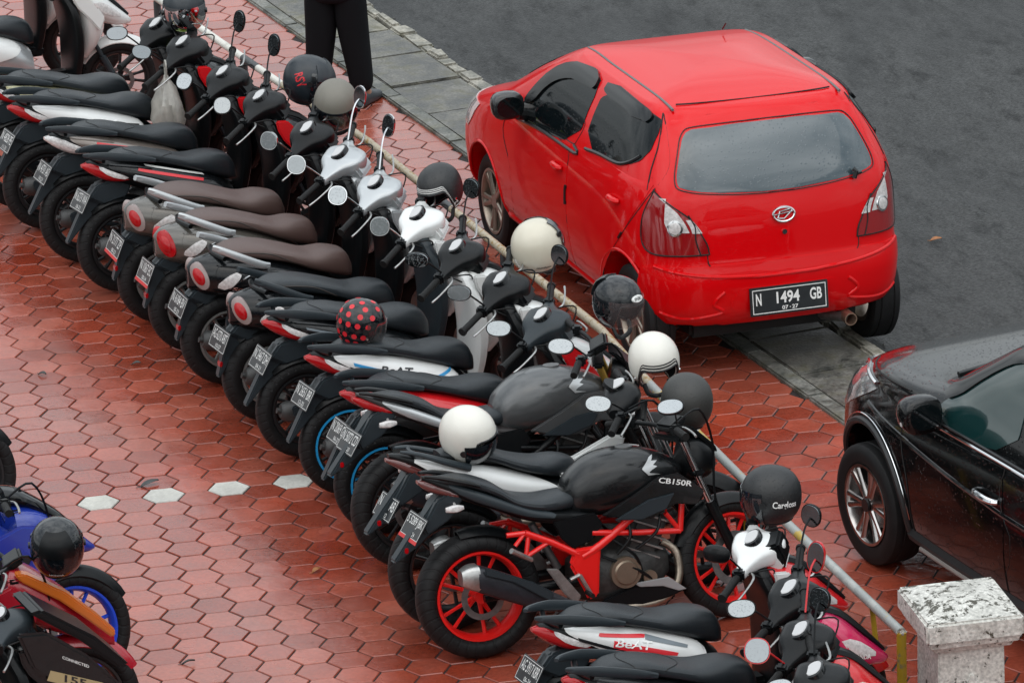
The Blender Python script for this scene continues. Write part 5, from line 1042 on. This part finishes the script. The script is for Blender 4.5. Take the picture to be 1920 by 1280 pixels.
for sg in (-1,1):
    d1 = obj('front_door', BC.side([(2.20,.93),(2.20,.60),(2.18,.30),(1.28,.30),(1.26,.70),(1.30,.95)], sg, .003, 20, 20, 0, .006), black_car, BCAR)
    d2 = obj('rear_door', BC.side([(1.26,.95),(1.24,.70),(1.26,.30),(.55,.30),(.35,.60),(.20,.95)], sg, .003, 20, 20, 0, .006), black_car, BCAR)
    tealg = mat('teal tinted glass', (.006,.030,.030), .04, coat=1, spec=.8)
    obj('side_window', BC.side([(2.02,.985),(1.22,.99),(1.25,1.46),(1.42,1.45),(1.68,1.31),(1.92,1.10)], sg, .004, 20, 20, 1), tealg, d1)
    obj('side_window', BC.side([(1.14,.99),(.30,1.0),(.20,1.20),(.25,1.44),(1.16,1.47)], sg, .004, 20, 20, 1), tealg, d2)
    obj('rain_visor', BC.side([(2.0,1.10),(1.92,1.19),(1.68,1.38),(1.45,1.50),(1.24,1.51),(1.24,1.43),(1.42,1.42),(1.65,1.28),(1.87,1.10)], sg, .014, 14, 18, 1, .012), mat('smoked visor'), d1)
    obj('window_chrome', BC.line([('s',2.12,.955,sg),('s',1.8,.962,sg),('s',1.3,.968,sg),('s',.3,.98,sg)],.008,6,.004), chrome(), BCAR)
    obj('window_rubber', BC.line([('s',2.06,.978,sg),('s',1.8,.984,sg),('s',1.3,.990,sg),('s',.3,1.0,sg)],.008,6,.004), rubk, BCAR)
    obj('door_handle', tube([tuple(BC.pt(BC.th_side(x,.775,sg),.775)+Vector((0,sg*.03*k,0))) for x,k in ((1.52,.2),(1.49,1),(1.41,1.2),(1.34,1),(1.31,.2))],[.012,.016,.017,.016,.012],8,3), chrome(), d1)
    for g in ([('s',2.24,.93,sg),('s',2.22,.60,sg),('s',2.20,.31,sg)], [('s',1.28,.95,sg),('s',1.25,.70,sg),('s',1.27,.31,sg)]): obj('panel_gap', BC.line(g,.0045,6,.0005), gapm, bb)
    obj('character_line', BC.line([('s',2.7,.84,sg),('s',2.2,.79,sg),('s',1.6,.74,sg),('s',.9,.72,sg),('s',.3,.73,sg)],.018,6,-.008,8), black_car, bb)
    obj('sill_cladding', BC.line([('s',2.26,.285,sg),('s',1.5,.275,sg),('s',.42,.285,sg)],.045,6,-.015,8), clad, bb)
    obj('sill_strip', BC.line([('s',2.14,.262,sg),('s',1.5,.258,sg),('s',.5,.262,sg)],.013,6,.03,8), mat('beige sill strip', (.30,.27,.25), .35, metal=.3), bb)
    hl = obj('headlamp', skin(BC.F, [(z, BC.th_front(sg*a,z)%(2*math.pi), BC.th_side(b,z,sg)) for z,a,b in ((.70,.52,3.06),(.76,.46,2.96),(.83,.44,2.82),(.89,.52,2.70),(.925,.62,2.64))], 16, .006, .01), mat('headlamp glass', (.20,.20,.20), .06, coat=1, var=.7, vscale=14), BCAR)
    obj('headlamp_trim', BC.line([('f',sg*.44,.845),('f',sg*.6,.915),('s',2.95,.935,sg),('s',2.66,.945,sg)],.010,6,.006), chrome(), hl)
    mo = obj('mirror', xf(Body([(-.06,.07,-.07,.07),(-.04,.10,-.085,.105),(.03,.10,-.08,.105),(.09,.07,-.055,.08),(.115,.02,-.02,.03)],16,4,2.8).vf, Matrix.Translation((1.90,sg*.955,1.05))), black_car, BCAR)
    obj('mirror_arm', tube([(1.93,sg*.78,.97),(1.91,sg*.87,.99)],.035,8), rubk, mo)
    obj('indicator', tube([(1.995,sg*.93,1.02),(1.95,sg*1.03,1.02),(1.89,sg*1.058,1.025)],.012,6), clearl(), mo)
    obj('glass', skin(lambda y,z: ((1.836,sg*.955+y,1.055+z),(-1,0,0)), scan(chaikin([(-.08,-.06),(.08,-.06),(.085,.07),(-.08,.07)],2),8),6,.002,.004), car_glass, mo)
    obj('bonnet_edge', BC.line([('s',2.98,.955,sg),('s',2.65,1.00,sg),('s',2.25,1.04,sg)],.0045,6,.001), gapm, bb)
    obj('roof_rail', tube([(1.5,sg*.52,1.605),(1.38,sg*.53,1.64),(.4,sg*.54,1.655),(-.4,sg*.52,1.63)],.016,8,3), mat('satin rail', (.4,.4,.4), .4, metal=.8), BCAR)
obj('badge', lettering('i-VTEC', lambda x,y: tuple(BC.pt(BC.th_side(2.44-x*.12,.745+y*.028,1),.745+y*.028)+Vector((0,.005,0))), .02), chrome(), bb, smooth=False)
obj('windscreen', BC.front([(-.72,1.13),(.72,1.13),(.60,1.48),(-.60,1.48)], .004, 18, 24, 1), car_glass, BCAR)
obj('wiper', tube([(2.14,.60,1.125),(2.20,.1,1.14),(2.18,-.4,1.14)],.012,6), rubk, BCAR)
obj('grille', BC.front([(-.42,.66),(.42,.66),(.44,.80),(-.44,.80)], .008, 8, 20, 1), chrome(), BCAR)
obj('bumper_lip', BC.line([('s',2.95,.42,1),('f',.78,.40),('f',.4,.36),('f',0,.35),('f',-.4,.36),('f',-.78,.40),('s',2.95,.42,-1)],.04,6,-.01,8), clad, bb)

# ================================================================== BIKES ON THE LEFT EDGE, FACING THE AISLE
def fairing_of(main, nosec, key):
    def f(P, S):
        for s in (-1,1):
            fo = obj('fairing', lambda s=s: bev(extr([(.72,.72),(.86,.82),(1.06,.90),(1.20,.88),(1.30,.76),(1.22,.62),(1.08,.50),(.92,.36),(.74,.32),(.80,.50)],s*.17,s*.195,0),.012), main, P, key='fair%d'%s)
            obj('fairing_panel', lambda s=s: bev(extr([(.84,.70),(1.0,.78),(1.10,.74),(1.0,.58),(.90,.52)],s*.196,s*.204,0),.005), nosec, fo, key='fairp%d'%s)
        obj('nose', lambda: Body([(1.05,.98,.72,.16),(1.16,.96,.72,.165),(1.28,.88,.70,.13),(1.40,.76,.68,.07),(1.45,.71,.69,.03)],18,4,2.8).vf, main, P, key='nose')
        obj('wind_screen', lambda: Body([(1.02,1.06,.97,.10),(1.12,1.03,.95,.12),(1.26,.93,.86,.10),(1.33,.86,.84,.05)],16,4,2.6).vf, mat('smoked visor'), P, key='wsc')
    return f
GL = 'motorcycles facing the aisle on the left edge'
bluew = mat('blue wheel paint', (.015,.06,.55), .3, coat=.3)
naked('blue sports motorcycle with blue wheels on the left edge', (-2.805,-2.66), tankc=navy_blue, rimc=bluew, variant='sport', fairing=fairing_of(navy_blue, decal_black, 'a'), fenderc=blackp(), plate=('N 4100 RR','05-25'), group=GL, steer=8, near=False)
naked('dark motorcycle of which only the front wheel shows on the left edge', (-3.06,-1.58), plate=('N 2381 QA','03-26'), group=GL, steer=5, near=False)
naked('black motorcycle whose front tyre just shows at the left edge', (-3.06,-.40), plate=('N 7710 HB','06-25'), group=GL, steer=5, near=False)
orange_p = mat('orange paint', (.55,.13,.015), .3, coat=.4, drops=.3)
crimson = mat('crimson paint', (.36,.006,.018), .25, coat=.6, drops=.3)
def beak(P, S):
    nb = obj('nose', lambda: Body([(1.02,1.0,.72,.13),(1.12,.97,.70,.15),(1.26,.86,.64,.13),(1.40,.72,.58,.08),(1.50,.60,.54,.03)],18,4,3).vf, crimson, P, mtx=S)
    obj('orange_strip', extr([(1.05,.99),(1.10,.99),(1.28,.88),(1.42,.745),(1.50,.655),(1.48,.63),(1.38,.725),(1.25,.84),(1.08,.95)],-.165,-.10,.008), orange_p, nb)
    obj('knee_panel', extr([(.80,.86),(1.0,.93),(1.12,.80),(1.06,.62),(.90,.55),(.80,.66)],-.19,-.16,.012), crimson, P)
naked('red motorcycle with orange stripe carrying a black helmet on its bar', (-2.90,-3.50), tankc=crimson, variant='sport', fairing=beak, fenderc=crimson, plate=('N 6021 YC','08-25'), group=GL, steer=-10, near=False)
gold_d = mat('gold decal', (.34,.27,.14), .35)
pl3 = sc('black maxi scooter with golden 155 lettering in the lower left corner', (-2.90,-4.16), panelc=greyp(), frontc=black_paint, stripe=black_paint, coverc=greyp(), plate=('N 1550 NX','09-26'), group=GL, steer=-10, nearmir=False, farmir=False)
fp = obj('front_shield', extr([(.92,.99),(1.06,.98),(1.24,.84),(1.40,.66),(1.42,.60),(1.30,.60),(1.10,.70),(.98,.82)],-.225,-.19,.014), black_paint, pl3)
obj('number_badge', extr([(1.06,.80),(1.30,.70),(1.28,.655),(1.04,.755)],-.2275,-.2265,0), gold_d, fp)
obj('lettering', lettering('155', lambda x,y: (1.12+x*.10+y*.004, -.229, .735-x*.042+y*.034), .02), letterk(), fp, smooth=False)
obj('lettering', lettering('CONNECTED', lambda x,y: (1.12+x*.12, -.2265, .845-x*.065+y*.014), .01), letterw(), fp, smooth=False)
obj('wind_deflector', extr([(1.0,1.06),(1.06,1.07),(1.30,.90),(1.45,.74),(1.40,.73),(1.22,.90)],-.17,.17,.012), blackp(), pl3)

# ================================================================== HELMETS
def helmet(label, loc, face=0., tip=0., side=0., shell=None, visor=None, trim=None, r=(.138,.122,.135), word=None, stripes=None, brow=False, logo=None, vopen=0., hi=8., rivets=True, dots=None, spoiler=False, ch=-58.):
    """open-face helmet; face = direction it looks (deg), tip = nose down, side = roll"""
    P = thing('helmet', label, 'helmet', loc, (0,0,0), 'helmets left on the motorcycles')
    P.matrix_basis = Matrix.Translation(loc) @ Matrix.Rotation(R_(face),4,'Z') @ Matrix.Rotation(R_(tip),4,'Y') @ Matrix.Rotation(R_(side),4,'X')
    def emin(ph):
        a = abs((ph+180)%360-180); t = min(1,max(0,(a-42)/30)); t = t*t*(3-2*t)
        return hi+(ch-hi)*t+(8*math.sin(R_(max(0,a-110)*1.2)) if a > 110 else 0)
    def pt(ph, el, k=1.):
        e_ = 2.25; ce = max(0,math.cos(R_(el)))**(2/e_); s_ = math.sin(R_(el)); s_ = math.copysign(abs(s_)**(2/e_), s_)
        cp, sp_ = math.cos(R_(ph)), math.sin(R_(ph))
        return Vector((r[0]*k*ce*cp, r[1]*k*ce*sp_, r[2]*k*s_))
    n, m = 56, 20
    def surf(k): return [[tuple(pt(360*i/n, 89.5-(89.5-emin(360*i/n))*j/m, k)) for i in range(n)] for j in range(m+1)]
    o_, i_ = surf(1.0), surf(.90); rings = o_+i_[::-1]
    sh = obj('shell', loft(rings, caps=False), shell or whitep(), P, ang=60)
    top = [tuple(pt(360*i/n,89.5)) for i in range(n)]
    obj('lining', lambda: loft([[tuple(pt(360*i/n, 80-(80-emin(360*i/n)-2)*j/8, .885)) for i in range(n)] for j in range(9)], caps=False), mat('helmet lining', (.012,.012,.013), .85), P, key='lin%s%s'%(hi,ch))
    obj('crown', loft([top, [tuple(pt(360*i/n,89.8)*1.0) for i in range(n)]]), shell or whitep(), sh)
    obj('edge_trim', tube([tuple(pt(360*i/n, emin(360*i/n), 1.0)) for i in range(n+1)], .006, 6), trim or rubk, P)
    if visor:
        def vf(ph, el): p = pt(ph, el+vopen, 1.045+.02*max(0,-el/40)); return p, p.normalized()
        vv = obj('visor', skin(vf, [(el, -72, 72) for el in np.linspace(-48, 16, 12)], 26, 0, .004), visor, P)
        for s in (-1,1): obj('pivot', xf(disc(.016,0,.010,16), Matrix.Translation(pt(s*74,-2+vopen*.6,1.02)) @ Matrix.Rotation(R_(0 if s > 0 else 180),4,'Z')), rubk, vv)
    if brow: obj('peak', skin(lambda ph,el: (pt(ph,el,1.03+.05*max(0,(30-el)/30)),pt(ph,el).normalized()), [(el,-58,58) for el in np.linspace(12,52,10)], 20, .004, .012), shell, P)
    if spoiler: obj('rear_spoiler', skin(lambda ph,el: (pt(ph,el,1.0+.06*max(0,math.sin(R_((el-5)*3)))) ,pt(ph,el).normalized()), [(el,140,220) for el in np.linspace(8,62,12)], 16, .006, .012), spoiler, P)
    if stripes:
        for a,b,mm in stripes: obj('stripe', skin(lambda ph,t: (pt(ph, emin(ph)+t),pt(ph,emin(ph)+t).normalized()), [(t,-125,125) for t in np.linspace(a,b,4)], 60, .0015, .002), mm, sh)
    if dots:
        for ph,el in dots:
            c = pt(ph,el); nv = c.normalized(); u = Vector((0,0,1)).cross(nv).normalized(); v = nv.cross(u)
            def dp(a, k):
                q = c+u*k*math.cos(a)+v*k*math.sin(a); ph2 = math.degrees(math.atan2(q.y/r[1],q.x/r[0])); el2 = math.degrees(math.asin(max(-1,min(1,q.z/r[2])))) ; w_ = q.normalized(); 
                lo, hi_ = .05, .2
                for _ in range(18):
                    md = (lo+hi_)/2; y = w_*md; val = abs(y.z/r[2])**2.25+(math.hypot(y.x/r[0],y.y/r[1]))**2.25
                    lo, hi_ = (md,hi_) if val < 1 else (lo,md)
                return tuple(w_*(lo+.0012))
            obj('dot', ([dp(2*math.pi*i/16,.015) for i in range(16)], [tuple(range(16))]), decal_red, sh, smooth=False)
    if word:
        t, ph, el, wdt, hgt, rot_, mm = word
        def wf(x, y):
            X, Y = (x-.5)*wdt, (y-.5)*hgt; ca, sa = math.cos(R_(rot_)), math.sin(R_(rot_)); X, Y = X*ca-Y*sa, X*sa+Y*ca
            return tuple(pt(ph+math.degrees(X/.13)/max(.3,math.cos(R_(el))), el+math.degrees(Y/.13), 1.012))
        obj('lettering', lettering(t, wf, .02), mm, sh, smooth=False)
    if logo:
        ph, el, t = logo; c = pt(ph,el,1.01); nv = pt(ph,el).normalized(); u = Vector((0,0,1)).cross(nv).normalized(); v = nv.cross(u)
        lg = obj('badge', loft([[tuple(c+u*.036*k*math.cos(2*math.pi*i/24)+v*.019*k*math.sin(2*math.pi*i/24)+nv*o2) for i in range(24)] for k,o2 in ((1,-.006),(1,.004),(.9,.006))]), letterw(), sh)
        obj('lettering', lettering(t, lambda x,y: tuple(c+u*(x-.5)*.05+v*(y-.5)*.016+nv*.0068), .02), letterk(), lg, smooth=False)
    if rivets:
        for s in (-1,1):
            c = pt(s*68,-18,1.0); obj('rivet', xf(disc(.007,0,.005,10), Matrix.Translation(c) @ Matrix.Rotation(R_(0 if s > 0 else 180),4,'Z')), chrome(), sh)
    obj('chin_strap', tube([tuple(pt(70,emin(70),.93)), (.05,.05,-.16), (.045,0,-.185), (.05,-.05,-.16), tuple(pt(-70,emin(-70),.93))], .006, 6, 4, flat=2.2), rubk, P)
    return P
dark_visor = mat('dark visor', (.006,.008,.011), .06, coat=1, alpha=.94)
clear_visor = mat('clear visor', (.16,.13,.13), .06, coat=.6, alpha=.30)
mirror_visor = mat('mirrored visor', (.55,.56,.58), .05, metal=1)
mattk = mat('matt black helmet', (.012,.013,.014), .42, drops=.8, dscale=120)
mattg = mat('matt grey helmet', (.030,.030,.028), .5, drops=.7, dscale=110)
beige = mat('grey beige helmet', (.16,.15,.125), .45, drops=.4)
cream = mat('cream helmet', (.56,.52,.42), .25, coat=.4, drops=.2, dscale=90)
whiteh = mat('white helmet', (.66,.64,.58), .28, coat=.3, drops=.2, dscale=90)
navyh = mat('dark navy helmet', (.016,.022,.028), .3, drops=.4)
helmet('matt black helmet with white gothic lettering hung above the white scooter', (1.64,-3.76,1.11), 165, 0, 0, mattk, dark_visor, word=('Cargloss',118,-4,.115,.03,-3,letterw()), r=(.142,.13,.14))
helmet('matt grey plain helmet seen from the back on the red-framed motorcycle', (1.638,-2.111,.999), 95, -4, 0, mattg, None, r=(.137,.128,.142))
helmet('white helmet with black edge stripes and lettering on a right mirror', (1.571,-1.701,1.082), -88, 14, 6, whiteh, None, stripes=[(5,8,decal_black),(11,13.5,decal_black)], word=('AJ20',-66,-30,.075,.028,24,letterk()), r=(.142,.128,.14))
helmet('glossy black helmet with raised vents and clear visor', (1.575,-.896,1.126), -55, 6, 0, mat('gloss black helmet', (.004,.006,.008), .1, spec=.35, coat=.45, drops=.6, dscale=80), clear_visor, logo=(0,22,'INK'), spoiler=glossk(), vopen=0)
helmet('cream white open-face helmet with dark visor turned up', (1.409,.269,1.074), 42, -8, 0, cream, dark_visor, vopen=48, word=('modern',-128,-30,.075,.016,-8,letterk()), r=(.15,.135,.142))
helmet('black helmet with three white edge lines lying tilted on the silver scooter', (1.132,1.491,1.046), -128, 12, 10, mattk, None, stripes=[(4,6,decal_white),(8,10,decal_white),(12,14,decal_white)], word=('JPN',62,-34,.06,.03,30,letterw()))
helmet('grey beige helmet with dark mirrored visor facing the camera', (.869,3.184,1.055), -98, 22, 0, beige, dark_visor, vopen=-4, r=(.14,.128,.145))
helmet('dark navy helmet with red and white side sticker by the standing person', (.828,3.853,1.01), -25, 10, 0, navyh, dark_visor, vopen=14, logo=(20,24,'Y'), brow=True, word=('RSV',-98,12,.07,.05,-60,decal_red), r=(.15,.132,.148))
helmet('dark helmet with mirrored visor at the top edge', (.312,5.171,1.133), -96, 6, 0, navyh, mirror_visor, r=(.14,.13,.14))
helmet('white helmet with dark visor resting on a black seat', (.52,-2.17,.975), -38, 6, 12, whiteh, dark_visor, vopen=-14, r=(.145,.13,.14))
helmet('black helmet with red polka dots and smoky visor on a seat', (.365,-.19,.905), -16, 10, 0, mat('gloss black helmet'), mat('smoky visor', (.05,.05,.05), .08, coat=1, alpha=.5), dots=[(p_,e_) for e_,ps in ((-36,(-95,-120,-150)),(-16,(-78,-100,-125,-150,-175)),(6,(-70,-95,-118,-145,-172)),(28,(-60,-92,-125,-160)),(50,(-30,-80,-130,175)),(72,(0,-100,140))) for p_ in ps], stripes=[(2,6,decal_red)], r=(.13,.115,.13))
helmet('black ribbed helmet with white lettering on the red motorcycle at left', (-1.673,-3.424,1.109), 82, -14, 0, mat('gloss black helmet'), dark_visor, spoiler=blackp(), word=('HONDA',176,-30,.07,.014,0,letterw()), r=(.135,.125,.14))

# ================================================================== PERSON STANDING BY THE KERB
def person():
    P = thing('person', 'person in black jacket and trousers standing by the kerb, cut off by the top edge', 'person', (1.47,6.52,0), (0,0,R_(64)))
    def skinm(name, V_, E_, rad, m, root=0, subs=2):
        me = bpy.data.meshes.new(name); me.from_pydata(V_, E_, []); o = bpy.data.objects.new(name, me); COL.objects.link(o)
        md = o.modifiers.new('s','SKIN'); md.use_smooth_shade = True
        sk = me.skin_vertices[0].data
        for i,q in enumerate(rad): sk[i].radius = q if isinstance(q,tuple) else (q,q); sk[i].use_root = (i == root)
        sb = o.modifiers.new('u','SUBSURF'); sb.levels = subs; sb.render_levels = subs
        dg = bpy.context.evaluated_depsgraph_get(); dg.update(); me2 = bpy.data.meshes.new_from_object(o.evaluated_get(dg)); bpy.data.objects.remove(o)
        me2.materials.clear(); me2.materials.append(None); me2.polygons.foreach_set('use_smooth',[True]*len(me2.polygons))
        o2 = bpy.data.objects.new(name, me2); COL.objects.link(o2); o2.parent = P; o2.material_slots[0].link='OBJECT'; o2.material_slots[0].material = m
        return o2
    skin_c = mat('skin', (.32,.17,.11), .5)
    Vb = [(0,0,.92),(0,0,1.12),(0,0,1.36),(0,0,1.47),(0,.0,1.55),(.01,0,1.66),(.01,0,1.74),
          (0,.10,.90),(.0,.12,.50),(.0,.125,.10),(.08,.13,.045),(.16,.135,.035),
          (0,-.10,.90),(.02,-.13,.50),(.03,-.15,.10),(.11,-.16,.045),(.19,-.165,.035),
          (0,.19,1.40),(-.02,.25,1.14),(.10,.20,.98),(0,-.19,1.40),(-.02,-.25,1.14),(.10,-.20,.98)]
    Eb = [(0,1),(1,2),(2,3),(3,4),(4,5),(5,6),(0,7),(7,8),(8,9),(9,10),(10,11),(0,12),(12,13),(13,14),(14,15),(15,16),(2,17),(17,18),(18,19),(2,20),(20,21),(21,22)]
    Rb = [(.13,.16),(.12,.15),(.12,.17),.06,.055,.085,.07, .095,.062,.045,.042,.032, .095,.062,.045,.042,.032, .06,.045,.032,.06,.045,.032]
    skinm('body', Vb, Eb, Rb, skin_c)
    Vt = [(0,0,.97),(0,0,.90),(0,.085,.80),(0,.10,.50),(-.01,.126,.22),(-.005,.126,.085),(0,-.085,.80),(.02,-.105,.50),(.02,-.14,.22),(.025,-.15,.085)]
    skinm('trousers', Vt, [(0,1),(1,2),(2,3),(3,4),(4,5),(1,6),(6,7),(7,8),(8,9)], [(.15,.19),(.15,.185),.125,.108,.086,.082,.125,.108,.086,.082], mat('black trousers', (.005,.0055,.007), .8, spec=.15, bump=1., bscale=11), 1)
    Vj = [(0,0,.68),(0,0,.98),(0,0,1.15),(0,0,1.36),(0,0,1.47),(0,.20,1.40),(-.02,.265,1.14),(.09,.21,1.0),(0,-.20,1.40),(-.02,-.265,1.14),(.09,-.21,1.0)]
    jk = skinm('jacket', Vj, [(0,1),(1,2),(2,3),(3,4),(3,5),(5,6),(6,7),(3,8),(8,9),(9,10)], [(.165,.215),(.16,.21),(.15,.20),(.14,.20),.07,.08,.062,.05,.08,.062,.05], mat('black jacket', (.006,.006,.009), .7, spec=.15, bump=.5, bscale=30), 1)
    obj('zip_tag', box((.02,-.20,.855),(.012,.01,.05),.003), decal_red, P)
    for y,x,k in ((.128,.04,1),(-.155,.07,1)):
        obj('shoe', xf(Body([(-.10,.09,.0,.03),(-.07,.105,0,.042),(0,.10,0,.044),(.08,.075,0,.05),(.15,.06,0,.045),(.185,.03,0,.025)],16,4,2.8).vf, Matrix.Translation((x,y,0)) @ Matrix.Rotation(R_(-10),4,'Z')), mat('grey shoe', (.030,.036,.042), .4, drops=.3), P)
    def ball(c, rx, ry, rz): return xf(Body([(-1,.02,-.02,.02),(-.9,.44,-.44,.44),(-.6,.8,-.8,.8),(0,1,-1,1),(.6,.8,-.8,.8),(.9,.44,-.44,.44),(1,.02,-.02,.02)],20,4,2).vf, Matrix.Translation(c) @ Matrix.Diagonal((rx,ry,rz,1)))
    obj('hair', ball((-.012,0,1.70),.098,.088,.10), mat('black hair', (.01,.009,.008), .5), P)
    hand = mat('skin')
    for s in (-1,1):
        obj('hand', join(Body([(.10,1.0,.94,.018),(.14,1.005,.93,.035),(.18,.99,.93,.036),(.20,.985,.935,.03)],14,3,2.6).vf, *[tube([(.19,.022-.015*k,.965),(.225,.022-.015*k,.955),(.24,.022-.015*k,.93)],.0085,8,2) for k in range(4)], tube([(.14,.03,.96),(.17,.045,.95),(.19,.045,.935)],.0095,8,2)), hand, P, loc=(0,s*.205,0))
    fc_ = obj('face', join(tube([(.10,0,1.665),(.118,0,1.635),(.10,0,1.625)],.012,8,2), tube([(.093,-.025,1.60),(.100,0,1.597),(.093,.025,1.60)],.006,6,2), *[ball((.088,s*.032,1.665),.012,.014,.008) for s in (-1,1)], *[ball((0,s*.086,1.65),.02,.012,.032) for s in (-1,1)]), skin_c, P)
person()

# ================================================================== SMALL THINGS
def bag():
    rg = []
    for k,(z,rx,ry) in enumerate(((.0,.03,.04),(.02,.085,.11),(.10,.10,.13),(.20,.085,.11),(.28,.055,.06),(.335,.02,.022),(.36,.012,.012))):
        rg.append([(rx*math.cos(a)*(1+.14*math.sin(5*a+k*1.7)), ry*math.sin(a)*(1+.14*math.sin(7*a+k)), z) for a in np.linspace(0,2*math.pi,28)[:-1]])
    o = obj('plastic_bag', loft(rg), mat('cloudy plastic film', (.40,.38,.34), .28, coat=.4, trans=.25, bump=.8, bscale=24, var=.25, vscale=10))
    o.location = (.10,4.62,.53); tag(o, 'cloudy plastic bag hanging between two scooters near the far end', 'bag')
    obj('handle_loop', tube([(0,-.02,.35),(0,-.03,.42),(0,0,.45),(0,.03,.42),(0,.02,.35)],.006,6,3), mat('cloudy plastic film'), o)
bag()
def leaf(label, x, y, z, a, ln, wd_, col, grp='fallen leaves on the ground'):
    n = 9; v = []; f = []
    for i in range(n+1):
        t = i/n; ww = wd_*math.sin(math.pi*min(1,t*.94+.03))**.8; cz = .010*math.sin(math.pi*t)+.006*t*t
        v += [((t-.5)*ln, -ww, cz+.006), ((t-.5)*ln, 0, cz), ((t-.5)*ln, ww, cz+.008)]
    for i in range(n):
        for k in (0,1): f.append((i*3+k,i*3+k+1,i*3+k+4,i*3+k+3))
    f2 = join((v,f), ([(p[0],p[1],p[2]-.0012) for p in v],[tuple(reversed(q)) for q in f]), tube([(-.5*ln,0,.003),(-.72*ln,.01,.004)],.0018,5))
    o = obj('leaf', f2, col); o.location = (x,y,z); o.rotation_euler = (R_(random.uniform(-6,6)),R_(random.uniform(-6,6)),R_(a)); tag(o, label, 'leaf', grp)
lf_b = mat('brown leaf', (.20,.09,.03), .55, var=.4, vscale=60); lf_d = mat('dark wet leaf', (.022,.026,.024), .35); lf_o = mat('orange brown leaf', (.33,.13,.04), .5, var=.3, vscale=60)
leaf('orange-brown leaf lying on the wet road beside the red car', 4.351,2.91,-.046, 15,.075,.018, lf_o)
leaf('dark leaf above the row of white paving tiles', -.74,.17,.004, 20,.11,.022, lf_d)
leaf('small dark leaf on the red paving near the far rear wheels', -.52,2.06,.004, -10,.05,.012, lf_d)
leaf('small dark leaf on the red paving at the left', -1.05,2.05,.004, -35,.05,.014, lf_d)
leaf('brown leaf on the red paving beside the wide rear tyre', -.12,-1.32,.004, 35,.06,.016, lf_o)
leaf('thin dark leaf lying on the paving near the bottom edge', -.94,-2.33,.004, 10,.07,.007, lf_d)

# rear of the black car
obj('rear_window', BC.rear([(-.60,1.10),(.60,1.10),(.52,1.45),(-.52,1.45)], .005, 16, 24, 2), car_glass, BCAR)
for sg in (-1,1):
    obj('tail_lamp', skin(BC.F, [(z, BC.th_rear(sg*a,z), BC.th_side(b,z,sg)) for z,a,b in ((.80,.66,-.70),(.92,.62,-.62),(1.04,.64,-.60))], 12, .006, .01), redl(), BCAR)
obj('number_plate', box((-.905,0,.70),(.02,.44,.14),.004), platek(), BCAR)
